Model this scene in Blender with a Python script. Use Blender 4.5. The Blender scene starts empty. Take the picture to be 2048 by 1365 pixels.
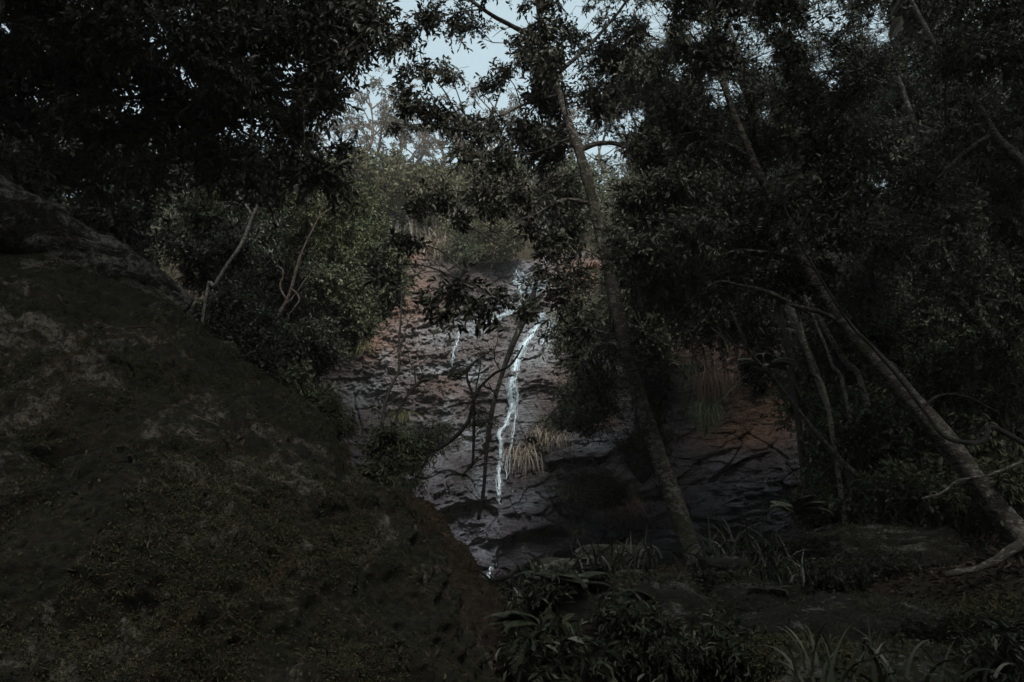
import bpy, math, random
import numpy as np
R = math.radians
sc = bpy.context.scene
COL = sc.collection

# ------------------------------------------------------------------ camera
F_PX, CX, CY = 1650.0, 1024.0, 682.5
EYE = np.array([0.0, 0.0, 1.6]); PITCH = R(14)
cam = bpy.data.objects.new('camera', bpy.data.cameras.new('camera')); COL.objects.link(cam)
cam.data.sensor_width = 36; cam.data.lens = 36 * F_PX / 2048
cam.location = EYE; cam.rotation_euler = (R(90) + PITCH, 0, 0)
cam.data.clip_start = 0.1; cam.data.clip_end = 2000
sc.camera = cam
# ------------------------------------------------------------------ world, sun, exposure
SUN_EL, SUN_AZ = 50, 168        # azimuth measured from +Y towards +X
w = bpy.data.worlds.new('World'); sc.world = w; w.use_nodes = True
nt = w.node_tree; nt.nodes.clear()
sky = nt.nodes.new('ShaderNodeTexSky'); sky.sky_type = 'NISHITA'; sky.sun_disc = False
sky.sun_elevation = R(SUN_EL); sky.sun_rotation = R(SUN_AZ); sky.air_density = 1.0; sky.dust_density = 3.2; sky.ozone_density = 2.0
bg = nt.nodes.new('ShaderNodeBackground'); bg.inputs[1].default_value = 0.1
wo = nt.nodes.new('ShaderNodeOutputWorld')
hs = nt.nodes.new('ShaderNodeMix'); hs.data_type = 'RGBA'; hs.inputs[0].default_value = .8; hs.inputs[7].default_value = (1.95, 2.45, 2.5, 1)   # thin high cloud over the blue
nt.links.new(sky.outputs[0], hs.inputs[6]); nt.links.new(hs.outputs[2], bg.inputs[0]); nt.links.new(bg.outputs[0], wo.inputs[0])
sun = bpy.data.objects.new('sun', bpy.data.lights.new('sun', 'SUN')); COL.objects.link(sun)
sun.data.energy = 2.3; sun.data.angle = R(26); sun.data.color = (1, .95, .9)
sun.rotation_euler = (R(90 - SUN_EL), 0, R(180 - SUN_AZ))
sc.view_settings.view_transform = 'Standard'; sc.view_settings.look = 'None'
sc.view_settings.exposure = 1.6; sc.view_settings.gamma = 1
cy = sc.cycles
cy.max_bounces = 5; cy.diffuse_bounces = 4; cy.glossy_bounces = 2; cy.transmission_bounces = 2
cy.use_denoising = True; cy.caustics_reflective = False; cy.caustics_refractive = False
cy.sample_clamp_indirect = 4; cy.volume_bounces = 1

# ------------------------------------------------------------------ maths helpers
def at(px, py, Y):
    """the world point at forward distance Y seen at photo pixel (px, py)"""
    px, py, Y = np.asarray(px, float), np.asarray(py, float), np.asarray(Y, float)
    rx = (px - CX) / F_PX; u = (CY - py) / F_PX
    vy = math.cos(PITCH) - u * math.sin(PITCH); vz = math.sin(PITCH) + u * math.cos(PITCH)
    return np.stack([rx * Y / vy, Y + 0 * px, 1.6 + vz * Y / vy], -1)
def pix(P):
    d = P - EYE
    f = d[..., 1] * math.cos(PITCH) + d[..., 2] * math.sin(PITCH)
    u = -d[..., 1] * math.sin(PITCH) + d[..., 2] * math.cos(PITCH)
    f = np.maximum(f, .01)
    return CX + F_PX * d[..., 0] / f, CY - F_PX * u / f
def pxm(Y): return Y / F_PX          # metres per photo pixel at distance Y (near enough)
def h3(ix, iy, iz, s):
    n = (ix.astype(np.int64) * 374761393 + iy.astype(np.int64) * 668265263 + iz.astype(np.int64) * 2147483647 + s * 1274126177) & 0xffffffff
    n = ((n ^ (n >> 13)) * 1274126177) & 0xffffffff
    n = ((n ^ (n >> 16)) * 2246822519) & 0xffffffff
    return ((n ^ (n >> 15)) & 0xffffff) / float(0xffffff) * 2 - 1
def noise(x, y, z=0, s=0):
    x, y, z = np.broadcast_arrays(np.asarray(x, float), np.asarray(y, float), np.asarray(z, float))
    ix, iy, iz = np.floor(x), np.floor(y), np.floor(z)
    fx, fy, fz = x - ix, y - iy, z - iz
    fx, fy, fz = [f * f * f * (f * (f * 6 - 15) + 10) for f in (fx, fy, fz)]
    r = 0
    for a in (0, 1):
        for b in (0, 1):
            for c in (0, 1):
                r = r + h3(ix + a, iy + b, iz + c, s) * (fx if a else 1 - fx) * (fy if b else 1 - fy) * (fz if c else 1 - fz)
    return r
def fbm(x, y, z=0, o=4, s=0, g=.5):
    r, a = 0, 1.0
    for i in range(o):
        r = r + a * noise(x * 2**i, y * 2**i, np.asarray(z) * 2**i, s + i); a *= g
    return r
def sst(a, b, x):
    t = np.clip((x - a) / (b - a), 0, 1); return t * t * (3 - 2 * t)
def norm(v): return v / np.maximum(np.linalg.norm(v, axis=-1, keepdims=True), 1e-9)
def smooth_path(P, n):
    """Catmull-Rom through the rows of P, n samples"""
    P = np.asarray(P, float); m = len(P)
    Q = np.vstack([2 * P[0] - P[1], P, 2 * P[-1] - P[-2]])
    t = np.linspace(0, m - 1 - 1e-6, n); i = t.astype(int); f = (t - i)[:, None]
    a, b, c, d = Q[i], Q[i + 1], Q[i + 2], Q[i + 3]
    return .5 * (2 * b + (c - a) * f + (2 * a - 5 * b + 4 * c - d) * f**2 + (3 * b - a - 3 * c + d) * f**3)

# ------------------------------------------------------------------ mesh helpers
class MB:
    def __init__(s): s.V = []; s.F = []; s.n = 0
    def add(s, V, F):
        V = np.asarray(V, float).reshape(-1, 3); s.V.append(V); s.F.append(np.asarray(F, np.int64).reshape(-1, 4) + s.n); s.n += len(V)
    def tube(s, P, r, sides=8, rough=0.0, seed=0, caps=True):
        P = np.asarray(P, float); r = np.broadcast_to(np.asarray(r, float), (len(P),))
        T = norm(np.gradient(P, axis=0)); ref = np.array([0.31, 1, 0.17])
        if abs(T.mean(0) @ norm(ref)) > .9: ref = np.array([1, 0, .2])
        A = norm(np.cross(T, ref)); B = np.cross(T, A)
        th = np.arange(sides) / sides * 2 * np.pi
        ring = np.cos(th)[None, :, None] * A[:, None] + np.sin(th)[None, :, None] * B[:, None]
        rr = r[:, None] * np.ones(sides)[None]
        if rough:
            q = P[:, None] + ring * r[:, None, None]
            rr = rr * (1 + rough * fbm(q[..., 0] * 2.2, q[..., 1] * 2.2, q[..., 2] * 1.4, 3, seed) + .35 * rough * noise(q[..., 0] * 22, q[..., 1] * 22, q[..., 2] * 14, seed))
        V = P[:, None] + ring * rr[..., None]
        n = len(P); i = np.arange(n - 1)[:, None] * sides; j = np.arange(sides)[None]; k = (j + 1) % sides
        F = np.stack([i + j, i + k, i + sides + k, i + sides + j], -1).reshape(-1, 4)
        V = V.reshape(-1, 3)
        if caps:
            m = len(V); V = np.vstack([V, P[0] - T[0] * r[0] * .4, P[-1] + T[-1] * r[-1] * .4])
            c0 = [[m, (q + 1) % sides, q, q] for q in range(sides)]
            b = (n - 1) * sides
            c1 = [[m + 1, b + q, b + (q + 1) % sides, b + (q + 1) % sides] for q in range(sides)]
            F = np.vstack([F, c0, c1])
        s.add(V, F)
    def segs(s, A, B, r0, r1):
        """many thin 3-sided twigs at once"""
        A = np.asarray(A, float); B = np.asarray(B, float); m = len(A)
        if not m: return
        T = norm(B - A); U = norm(np.cross(T, np.array([.3, .2, 1.]))); W = np.cross(T, U)
        V = []
        for P, r in ((A, r0), (B, r1)):
            for k in range(3):
                a = k * 2.0944; V.append(P + (U * math.cos(a) + W * math.sin(a)) * r)
        V = np.stack(V, 1).reshape(-1, 3)
        o = np.arange(m)[:, None] * 6
        F = np.concatenate([o + np.array([[k, (k + 1) % 3, 3 + (k + 1) % 3, 3 + k]]) for k in range(3)], 0)
        s.add(V, F)
    def leaves(s, P, D, N, L, W, curl=.12, tip=.0):
        """P base, D direction, N face normal, L length, W width: a folded six-cornered leaf blade"""
        D = norm(D); S = norm(np.cross(D, N)); N = np.cross(S, D)
        L = np.asarray(L)[:, None]; W = np.asarray(W)[:, None]
        dn = N * L * curl
        V = np.stack([P, P + D * L * .32 + S * W * .46 + dn * .9, P + D * L * .68 + S * W * .42 + dn * .7, P + D * L - dn * 1.2,
                      P + D * L * .68 - S * W * .42 + dn * .7, P + D * L * .32 - S * W * .46 + dn * .9], 1).reshape(-1, 3)
        o = np.arange(len(P))[:, None] * 6
        s.add(V, np.concatenate([o + [[0, 1, 2, 3]], o + [[0, 3, 4, 5]]], 0))
    def build(s, name, mat, parent=None, smooth=True, loc=None):
        V = np.concatenate(s.V); F = np.concatenate(s.F)
        if loc is not None: V = V - np.asarray(loc)
        tri = F[:, 2] == F[:, 3]
        me = bpy.data.meshes.new(name)
        q, t = F[~tri], F[tri][:, :3]
        loops = np.concatenate([q.ravel(), t.ravel()]).astype(np.int32)
        starts = np.concatenate([np.arange(len(q)) * 4, len(q) * 4 + np.arange(len(t)) * 3]).astype(np.int32)
        me.vertices.add(len(V)); me.vertices.foreach_set('co', V.astype(np.float32).ravel())
        me.loops.add(len(loops)); me.loops.foreach_set('vertex_index', loops)
        me.polygons.add(len(starts)); me.polygons.foreach_set('loop_start', starts)
        me.polygons.foreach_set('use_smooth', np.full(len(starts), smooth, bool))
        me.update(calc_edges=True)
        me.materials.append(mat)
        o = bpy.data.objects.new(name, me); COL.objects.link(o)
        if parent: o.parent = parent
        return o
def tag(o, label=None, cat=None, group=None, kind=None):
    if label: o['label'] = label
    if cat: o['category'] = cat
    if group: o['group'] = group
    if kind: o['kind'] = kind
    return o
def empty(name, loc, label, cat, group=None):
    o = bpy.data.objects.new(name, None); COL.objects.link(o); o.location = loc; o.empty_display_size = .2
    return tag(o, label, cat, group)
def grid_faces(nu, nv, wrap=False):
    i = np.arange(nu - 1)[:, None] * nv; j = np.arange(nv if wrap else nv - 1)[None]; k = (j + 1) % nv
    return np.stack([i + j, i + nv + j, i + nv + k, i + k], -1).reshape(-1, 4)
def attr(o, name, arr):
    a = o.data.color_attributes.new(name, 'FLOAT_COLOR', 'POINT')
    c = np.ones((len(arr), 4), np.float32); c[:, :arr.shape[1]] = arr
    a.data.foreach_set('color', c.ravel())

# ------------------------------------------------------------------ materials
class MT:
    def __init__(s, name, rough=.8, spec=.5):
        s.m = bpy.data.materials.new(name); s.m.use_nodes = True; s.t = s.m.node_tree
        s.b = s.t.nodes['Principled BSDF']; s.b.inputs['Roughness'].default_value = rough
        s.b.inputs['Specular IOR Level'].default_value = spec
        s.co = s.n('ShaderNodeNewGeometry').outputs['Position']
    def n(s, k, **kw):
        n = s.t.nodes.new(k)
        for a, v in kw.items(): setattr(n, a, v)
        return n
    def l(s, a, b):
        if isinstance(a, (int, float)): b.default_value = a
        elif isinstance(a, (tuple, list)): b.default_value = (*a[:3], 1)
        else: s.t.links.new(a, b)
    def scale(s, v, rot=(0, 0, 0)):
        m = s.n('ShaderNodeMapping'); s.l(s.co, m.inputs[0]); m.inputs['Scale'].default_value = v; m.inputs['Rotation'].default_value = rot
        return m.outputs[0]
    def noise(s, sc_, det=5, rough=.6, dist=0, vec=None):
        n = s.n('ShaderNodeTexNoise'); s.l(vec or s.co, n.inputs['Vector']); n.inputs['Scale'].default_value = sc_
        n.inputs['Detail'].default_value = det; n.inputs['Roughness'].default_value = rough; n.inputs['Distortion'].default_value = dist
        return n.outputs[0]
    def vor(s, sc_, vec=None, feat='F1'):
        n = s.n('ShaderNodeTexVoronoi', feature=feat); s.l(vec or s.co, n.inputs['Vector']); n.inputs['Scale'].default_value = sc_
        return n.outputs[0]
    def ramp(s, f, st):
        r = s.n('ShaderNodeValToRGB'); s.l(f, r.inputs[0]); e = r.color_ramp.elements
        while len(e) < len(st): e.new(.5)
        for x, (p, c) in zip(e, st): x.position = p; x.color = (*((c,) * 3 if isinstance(c, (int, float)) else c), 1)
        return r.outputs[0]
    def mix(s, f, a, b, mode='MIX'):
        n = s.n('ShaderNodeMix', data_type='RGBA', blend_type=mode); s.l(f, n.inputs[0]); s.l(a, n.inputs[6]); s.l(b, n.inputs[7])
        return n.outputs[2]
    def math(s, op, a, b=0.0, clamp=False):
        n = s.n('ShaderNodeMath', operation=op, use_clamp=clamp); s.l(a, n.inputs[0]); s.l(b, n.inputs[1]); return n.outputs[0]
    def attr(s, name):
        n = s.n('ShaderNodeAttribute', attribute_name=name); q = s.n('ShaderNodeSeparateColor'); s.l(n.outputs[0], q.inputs[0]); return q.outputs
    def bump(s, h, strength, dist=.05, prev=None):
        n = s.n('ShaderNodeBump'); n.inputs['Strength'].default_value = strength; n.inputs['Distance'].default_value = dist
        s.l(h, n.inputs['Height'])
        if prev: s.l(prev, n.inputs['Normal'])
        return n.outputs[0]
    def out(s, col, rough=None, normal=None):
        s.l(col, s.b.inputs['Base Color'])
        if rough is not None: s.l(rough, s.b.inputs['Roughness'])
        if normal is not None: s.l(normal, s.b.inputs['Normal'])
        return s.m
def leaf_mat(name, c0, c1, c2=None, rough=.45, spec=.4):
    t = MT(name, rough, spec)
    g = t.n('ShaderNodeNewGeometry').outputs['Random Per Island']
    c = t.ramp(g, [(0, c0), (.6, c1), (1, c2 or c1)])
    c = t.mix(t.ramp(t.noise(.9, 2), [(.35, 0), (.7, 1)]), c, t.mix(.6, c, c1), 'MIX')
    return t.out(c)
def bark_mat(name, dark, mid, pale, amount=.55, sc_=9):
    amount -= .03
    t = MT(name, .85, .25)
    v = t.scale((1, 1, .35)); v2 = t.scale((1, 1, 2.2))
    c = t.ramp(t.noise(sc_, 6, .65, .4, v), [(.3, dark), (.7, mid)])
    lich = t.math('MAXIMUM', t.ramp(t.noise(sc_ * 1.3, 5, .7, .8, v2), [(amount - .03, 0), (amount + .03, 1)]), t.ramp(t.noise(3.4, 7, .75, .5), [(.55, 0), (.6, .8)]))
    c = t.mix(lich, c, t.mix(t.noise(40, 3), pale, mid))
    mossf = t.ramp(t.noise(2.3, 4, .7), [(.52, 0), (.64, .8)])
    c = t.mix(mossf, c, (.035, .042, .018))
    c = t.mix(.85, c, t.ramp(t.noise(34, 7, .8, .5, v2), [(.35, .25), (.62, 1.7)]), 'MULTIPLY')
    h = t.math('ADD', t.noise(26, 8, .8, .3, v2), t.math('MULTIPLY', lich, .35))
    return t.out(c, normal=t.bump(h, 1, .04))
M = {}
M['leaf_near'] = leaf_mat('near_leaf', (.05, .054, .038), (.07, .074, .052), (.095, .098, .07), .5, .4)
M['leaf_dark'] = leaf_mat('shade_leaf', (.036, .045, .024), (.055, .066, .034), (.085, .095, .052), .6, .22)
M['leaf_lifted'] = leaf_mat('lifted_leaf', (.07, .076, .055), (.1, .106, .078), (.13, .134, .1), .5, .35)  # paler leaf copy: extra light on the dim right crowns put into colour
M['leaf_gully'] = leaf_mat('dimmed_leaf', (.016, .02, .012), (.026, .032, .018), (.045, .05, .03), .5, .3)  # darker leaf copy: shade of the floor and left bank put into colour
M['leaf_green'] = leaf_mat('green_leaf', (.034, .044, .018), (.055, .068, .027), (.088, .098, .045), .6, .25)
M['leaf_olive'] = leaf_mat('olive_leaf', (.05, .055, .026), (.075, .078, .037), (.105, .10, .052), .6, .3)
M['leaf_brown'] = leaf_mat('rusty_leaf', (.052, .046, .031), (.075, .066, .044), (.10, .085, .06), .6, .3)
M['dry_grass'] = leaf_mat('dry_grass', (.16, .135, .10), (.26, .22, .17), (.38, .33, .27), .7, .2)
M['green_grass'] = leaf_mat('green_grass', (.05, .06, .02), (.09, .10, .035), (.17, .17, .08), .5, .4)
M['rust_grass'] = leaf_mat('rust_grass', (.14, .08, .05), (.22, .13, .085), (.30, .2, .14), .7, .2)
M['strap'] = leaf_mat('strap_leaf', (.013, .018, .01), (.02, .026, .014), (.045, .048, .03), .5, .35)
M['fern'] = leaf_mat('fern_leaf', (.04, .05, .025), (.07, .08, .045), (.12, .125, .08), .45, .5)
M['bark'] = bark_mat('bark', (.034, .031, .025), (.09, .082, .068), (.32, .31, .27), .56)
M['bark_pale'] = bark_mat('pale_bark', (.05, .045, .038), (.13, .12, .10), (.33, .32, .28), .5, 14)
M['bark_dark'] = bark_mat('dark_bark', (.015, .014, .013), (.035, .032, .028), (.10, .095, .085), .66)
M['bark_red'] = bark_mat('red_bark', (.05, .037, .03), (.12, .09, .07), (.24, .2, .17), .56)

def boulder_mat(name, base, brown, lich, orange, stretch=(1, 1, 1), rot=(0, 0, 0), la=.56, k=1.0):
    t = MT(name, .92, .2)
    v = t.scale(stretch, rot)
    moss = t.ramp(t.noise(2.4, 9, .78, .6, v), [(.36, base), (.52, brown), (.64, base)])
    fine = t.ramp(t.noise(19, 9, .85, .6, v), [(.34, .15), (.5, .8), (.66, 2.0)])
    c = t.mix(1, moss, fine, 'MULTIPLY')
    lm = t.math('MULTIPLY', t.ramp(t.noise(1.7 * k, 9, .8, .8, v), [(la, 0), (la + .05, 1)]), t.ramp(t.noise(24, 7, .85), [(.42, 0), (.56, 1)]))
    c = t.mix(lm, c, t.mix(t.noise(3, 2), lich, t.mix(.5, lich, brown)))
    om = t.math('MULTIPLY', t.ramp(t.noise(.8, 7, .75, 1, t.scale((1.3, 1.1, 1), (0, 0, 2))), [(.6, 0), (.7, .9)]), t.ramp(t.noise(18, 4, .8), [(.35, 0), (.6, 1)]))
    c = t.mix(t.math('MULTIPLY', om, .55), c, orange)
    h = t.math('ADD', t.noise(7, 12, .82, .5, v), t.math('MULTIPLY', t.noise(40, 6, .85, 0, v), .4))
    return t.out(c, normal=t.bump(h, 1.0, .12))
M['boulder'] = boulder_mat('boulder_moss', (.016, .021, .011), (.036, .034, .02), (.27, .25, .21), (.18, .11, .06), (1, 1, 1.35), (.3, .75, 0), .53)
M['boulder_red'] = boulder_mat('boulder_rusty', (.03, .029, .019), (.07, .048, .03), (.24, .21, .17), (.2, .09, .045), (1, 1, 1.5), (.3, .9, 0), .6)
M['rock'] = boulder_mat('ground_rock', (.022, .024, .016), (.042, .04, .03), (.27, .28, .25), (.11, .09, .06), (1, 1, 2.5), (0, 0, 0), .52)
M['slab'] = boulder_mat('flat_rock', (.022, .024, .016), (.034, .034, .024), (.30, .32, .29), (.09, .075, .05), (1, 1, 1), (0, 0, 0), .56, 2.4)
M['log'] = boulder_mat('log_bark', (.018, .018, .013), (.034, .03, .022), (.42, .42, .38), (.10, .08, .05), (1, 1, 1.4), (0, .5, 0), .47, 1.6)
M['moss'] = leaf_mat('moss_blade', (.018, .022, .011), (.034, .036, .018), (.075, .062, .035), .8, .15)
M['litter'] = leaf_mat('leaf_litter', (.018, .016, .011), (.034, .028, .019), (.07, .055, .038), .8, .15)
t = MT('soil', .95, .1)
M['soil'] = t.out(t.mix(t.ramp(t.noise(1.1, 6, .7), [(.4, 0), (.6, 1)]), (.022, .022, .013), t.mix(t.noise(14, 5, .8), (.02, .017, .012), (.07, .055, .038))),
                  normal=t.bump(t.noise(9, 9, .8), 1, .12))

# ------------------------------------------------------------------ cliff surface
BED = R(9)
def lines_w(pts, Y=25.0):
    w_ = np.array([at(a, b, Y) for a, b in pts]); return w_[:, 0], w_[:, 2]
LEDGES = [  # a lip in photo pixels, how far rock stands out above it, how far it is undercut below, height of the undercut
    ([(1090, 935), (1130, 922), (1190, 915), (1240, 900), (1290, 878), (1330, 868)], .45, .55, 1.3),
    ([(1010, 985), (1060, 976), (1110, 982)], -.05, -.45, .6),
    ([(1015, 1034), (1060, 1026), (1110, 1018)], .35, .25, .35),
    ([(900, 1040), (925, 1052), (960, 1052)], .22, .22, .3),
    ([(930, 1128), (990, 1122), (1040, 1130), (1110, 1112)], .35, .5, .9),
    ([(905, 1075), (950, 1080), (985, 1078)], .15, .18, .25),
    ([(990, 1073), (1060, 1066), (1110, 1060)], .12, .16, .25),
    ([(690, 800), (750, 775), (800, 745)], -.35, -.35, .8),
    ([(840, 745), (880, 742), (925, 728)], .16, .14, .3),
    ([(770, 706), (815, 690), (840, 700)], .12, .1, .3),
    ([(1035, 592), (1060, 586), (1085, 594)], .22, .35, .5),
    ([(1290, 1000), (1340, 965), (1400, 915), (1430, 905)], .3, .35, .6),
    ([(1400, 985), (1440, 945), (1480, 925)], .3, .3, .5),
    ([(1240, 1060), (1300, 1040), (1350, 1020)], .25, .3, .4),
    ([(1390, 1050), (1420, 1080), (1440, 1110)], .2, .2, .5),
    ([(1140, 850), (1180, 820), (1230, 815)], .18, .22, .5),
    ([(1015, 905), (1060, 880), (1110, 872)], .18, .22, .45),
    ([(900, 545), (950, 530), (1010, 528)], -.1, -.1, .4),
]
LEDGES = [(lines_w(p), a, b, c) for p, a, b, c in LEDGES]
def blocks(x, z, sx, sz, A, sd):
    # broken rock faces: every cell a tilted facet set forward or back, a crack between neighbours
    u = (x * math.cos(.3) + z * math.sin(.3)) / sx + .22 * noise(x * 1.1, z * 1.1, 0, sd); v = (z * math.cos(.22) - x * math.sin(.22)) / sz + .22 * noise(x * 1.1, z * 1.1, 5, sd)
    iu, iv = np.floor(u), np.floor(v); d1 = np.full(u.shape, 9.0); d2 = d1.copy(); val = d1 * 0
    for a in (-1, 0, 1):
        for b in (-1, 0, 1):
            cu, cv = iu + a, iv + b; o = cu * 0; pu = cu + .5 + .42 * h3(cu, cv, o, sd); pv = cv + .5 + .42 * h3(cu, cv, o, sd + 1)
            d = np.abs(u - pu) + np.abs(v - pv) * 1.1; f = h3(cu, cv, o, sd + 2) + .9 * h3(cu, cv, o, sd + 3) * (u - pu) + .9 * h3(cu, cv, o, sd + 4) * (v - pv)
            new = d < d1; d2 = np.where(new, d1, np.minimum(d2, d)); d1 = np.where(new, d, d1); val = np.where(new, f, val)
    return A * val + A * .9 * (1 - sst(0, .055, d2 - d1))
def cliffY(x, z, fine=True):
    Y = 23.7 + .30 * (z - .8)
    Y = Y + .5 * fbm(x * .3, z * .3, 3, 3, 11)
    Y = Y - 1.9 * sst(3.2, 7.5, x) * (1 - sst(3.5, 9, z)) - 1.2 * sst(6, 11, x)
    Y = Y - 1.5 * (1 - sst(-7.5, -4.2, x)) + 1.1 * sst(9.8, 13.5, z) + 2.6 * np.maximum(z - 11.2, 0)**1.5 * .6
    Y = Y - .55 * np.exp(-((x + 4.2) / 1.1)**2 - ((z - 6.9) / 1.0)**2)
    Y = Y + .5 * np.exp(-((x - .55) / .35)**2) * sst(12, 10, z) * sst(8.2, 9.5, z)
    zj = z + .16 * noise(x * 1.6, z * 1.6, 0, 5) + .05 * noise(x * 6, z * 6, 0, 6)
    for (lx, lz), a, b, c in LEDGES:
        zl = np.interp(x, lx, lz)
        fade = sst(lx[0] - .25, lx[0] + .12, x) * (1 - sst(lx[-1] - .12, lx[-1] + .3, x))
        tt = zj - zl
        fade = fade * (.6 + .5 * noise(x * 2.6, z * 2.6, 1, 13)); Y = Y + .72 * fade * np.where(tt < 0, b * np.exp(np.minimum(tt, 0) / c), -a * np.exp(-np.maximum(tt, 0) / (c * 1.4))) * (1 + .3 * noise(x * 2, z, 0, 9))
    Y = Y + blocks(x, z, 1.6, .95, .19, 201) * (.55 + .75 * sst(5, 2, z)) + blocks(x + 9, z + 3, .62, .3, .06, 202)
    # bedding: many thin steps, dipping a little, rougher in some zones
    s = z * math.cos(BED) - x * math.sin(BED) * (1 + .9 * sst(2.5, 6, x)) + .13 * fbm(x * .5, z * .5, 0, 4, 21)
    s = s + .05 * noise(x * 2.1, z * 5, 0, 31)
    amp = .35 + .8 * sst(-.4, .6, noise(x * .6, z * .7, 0, 41))
    for per, k, sd in ((.66, .055, 1), (.27, .035, 2), (.12, .024, 3)):
        q = s / per + .5 * noise(x * 1.1 / per * .3, z / per * .6, 0, 50 + sd) + .12 * noise(x * 9, z * 9, 0, 55)
        iq = np.floor(q); fr = q - iq; one = iq * 0
        bx_ = x / (per * 2.6) + 3 * h3(iq, one, one, 60) + .45 * noise(x * 1.3, z * 3, 0, 61) + .08 * noise(x * 8, z * 8, 0, 62)
        ib = np.floor(bx_); fb = bx_ - ib; lvl = h3(iq, ib, one, 70 + sd)
        joint = np.maximum(1 - np.minimum(fb, 1 - fb) / .05, 0) * (h3(iq, ib, one, 90 + sd) > -.2)
        Y = Y + k * amp * (np.where(fr < .12, fr / .12, 1 - (fr - .12) / .88) * -1 + .5 + .95 * lvl + .5 * (fb - .5) * h3(iq, ib, one, 95) + .7 * joint)
    if fine:
        Y = Y + .075 * fbm(x * 3.2, z * 6, 0, 4, 80) * amp + .03 * fbm(x * 15, z * 26, 0, 2, 90) * (.4 + amp)
        cr = np.abs(noise(x * 1.1 + .5 * z, z * .9, 0, 99)); Y = Y + .14 * (1 - sst(0, .05, cr)) * sst(0, .4, noise(x * .5, z * .5, 0, 98))
    return Y
def on_cliff(px, py, off=0.0):
    Y = np.full(np.shape(px), 25.0)
    for _ in range(25):
        P = at(px, py, Y); Y = .5 * Y + .5 * cliffY(P[..., 0], P[..., 2], False)
    P = at(px, py, Y - off); return P
XS = np.linspace(-6.3, 9.6, 820); ZS = np.linspace(-.6, 14.2, 680)
X, Z = np.meshgrid(XS, ZS, indexing='ij')
Yc = cliffY(X, Z)
P = np.stack([X, Yc, Z], -1)
mb = MB(); mb.add(P, grid_faces(len(XS), len(ZS)))

def blobs(px, py, L):
    r = 0
    for x, y, sx, sy, a, *rot in L:
        an = R(rot[0]) if rot else 0; dx, dy = px - x, py - y
        u = dx * math.cos(an) + dy * math.sin(an); v = -dx * math.sin(an) + dy * math.cos(an)
        r = np.maximum(r, a * np.exp(-(u / sx)**2 - (v / sy)**2))
    return r
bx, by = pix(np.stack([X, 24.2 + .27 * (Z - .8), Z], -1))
film_sheen = blobs(bx, by, [(q_[0] + 2, q_[1], 10, 20, .8) for q_ in ((1080, 640), (1062, 668), (1046, 695), (1034, 720), (1028, 750), (1022, 785), (1022, 815), (1012, 850), (1001, 885), (1000, 925), (998, 965))] + [(1062, 570, 46, 22, 1, -20), (1040, 535, 60, 20, .6), (950, 640, 60, 32, .75, -25), (1075, 700, 50, 60, .7), (1010, 610, 60, 20, .8, -25), (1130, 640, 60, 26, .6, -25),
                      (945, 670, 26, 14, 1), (880, 680, 70, 30, .5), (950, 760, 26, 22, .8), (900, 745, 90, 10, .7, -8), (1030, 830, 35, 70, .55), (850, 900, 50, 60, .42), (930, 880, 50, 30, .55), (890, 840, 45, 14, .55, -60),
                      (965, 980, 18, 40, .6), (985, 1015, 25, 70, .3), (960, 1105, 70, 18, .62), (1060, 1100, 60, 16, .35), (930, 1050, 50, 50, .4), (1060, 1005, 60, 22, .35), (1190, 890, 90, 18, .35, -12),
                      (1320, 1070, 60, 30, .5, -30), (1430, 1010, 50, 50, .4), (1480, 1030, 50, 50, .5), (1420, 940, 30, 20, .4), (740, 790, 60, 30, .45, -20), (780, 740, 16, 40, .4), (1210, 710, 60, 40, .35)])
oran = blobs(bx, by, [(1190, 560, 34, 30, 1), (1180, 600, 30, 24, .9), (1140, 590, 34, 30, .6), (1140, 545, 40, 20, .5), (810, 500, 40, 40, .9), (760, 700, 50, 40, .7), (820, 620, 60, 90, .5), (700, 520, 60, 60, .6),
                      (1490, 830, 110, 60, 1.3, -30), (1450, 885, 80, 34, 1.2), (1400, 700, 70, 70, .55), (1450, 740, 60, 90, .5), (1250, 600, 60, 60, .5), (900, 780, 60, 30, .25), (1130, 760, 60, 60, .3), (740, 660, 60, 40, .5)])
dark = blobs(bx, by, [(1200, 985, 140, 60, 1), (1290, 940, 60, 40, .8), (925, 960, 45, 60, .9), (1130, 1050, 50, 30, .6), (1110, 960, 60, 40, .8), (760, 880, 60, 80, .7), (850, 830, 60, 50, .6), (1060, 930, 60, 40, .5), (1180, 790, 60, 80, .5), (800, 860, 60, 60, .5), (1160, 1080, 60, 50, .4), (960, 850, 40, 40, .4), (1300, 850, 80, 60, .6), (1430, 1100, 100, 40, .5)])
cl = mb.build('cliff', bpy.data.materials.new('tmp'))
attr(cl, 'mask', np.stack([film_sheen.ravel(), oran.ravel(), dark.ravel()], -1))
tag(cl, 'layered wet rock cliff face with the thin waterfall running down it', 'cliff', kind='structure')
t = MT('cliff_rock', .5, .5)
ms = t.attr('mask'); strat = t.scale((.6, .6, 3.6), (0, R(-13), 0)); lines = t.scale((.9, .9, 6.5), (0, R(-14), 0)); vert = t.scale((2.6, 2.6, .5), (0, R(8), 0))
lower = t.n('ShaderNodeSeparateXYZ'); t.l(t.co, lower.inputs[0])
hz = t.math('ADD', t.math('MULTIPLY', lower.outputs[2], .1), t.math('MULTIPLY', t.noise(.6, 5), .5))
c = t.mix(t.ramp(hz, [(.55, 0), (.95, 1)]), t.ramp(t.noise(2.2, 8, .7, .5, strat), [(.25, (.07, .066, .08)), (.55, (.20, .185, .215)), (.8, (.34, .32, .36))]),
          t.ramp(t.noise(2.0, 8, .7, .5, strat), [(.25, (.105, .083, .078)), (.5, (.225, .19, .18)), (.78, (.36, .31, .30))]))
om = t.math('MULTIPLY', ms[1], t.ramp(t.noise(3.2, 7, .75, .6), [(.3, .35), (.6, 1.3)]), True)
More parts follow.
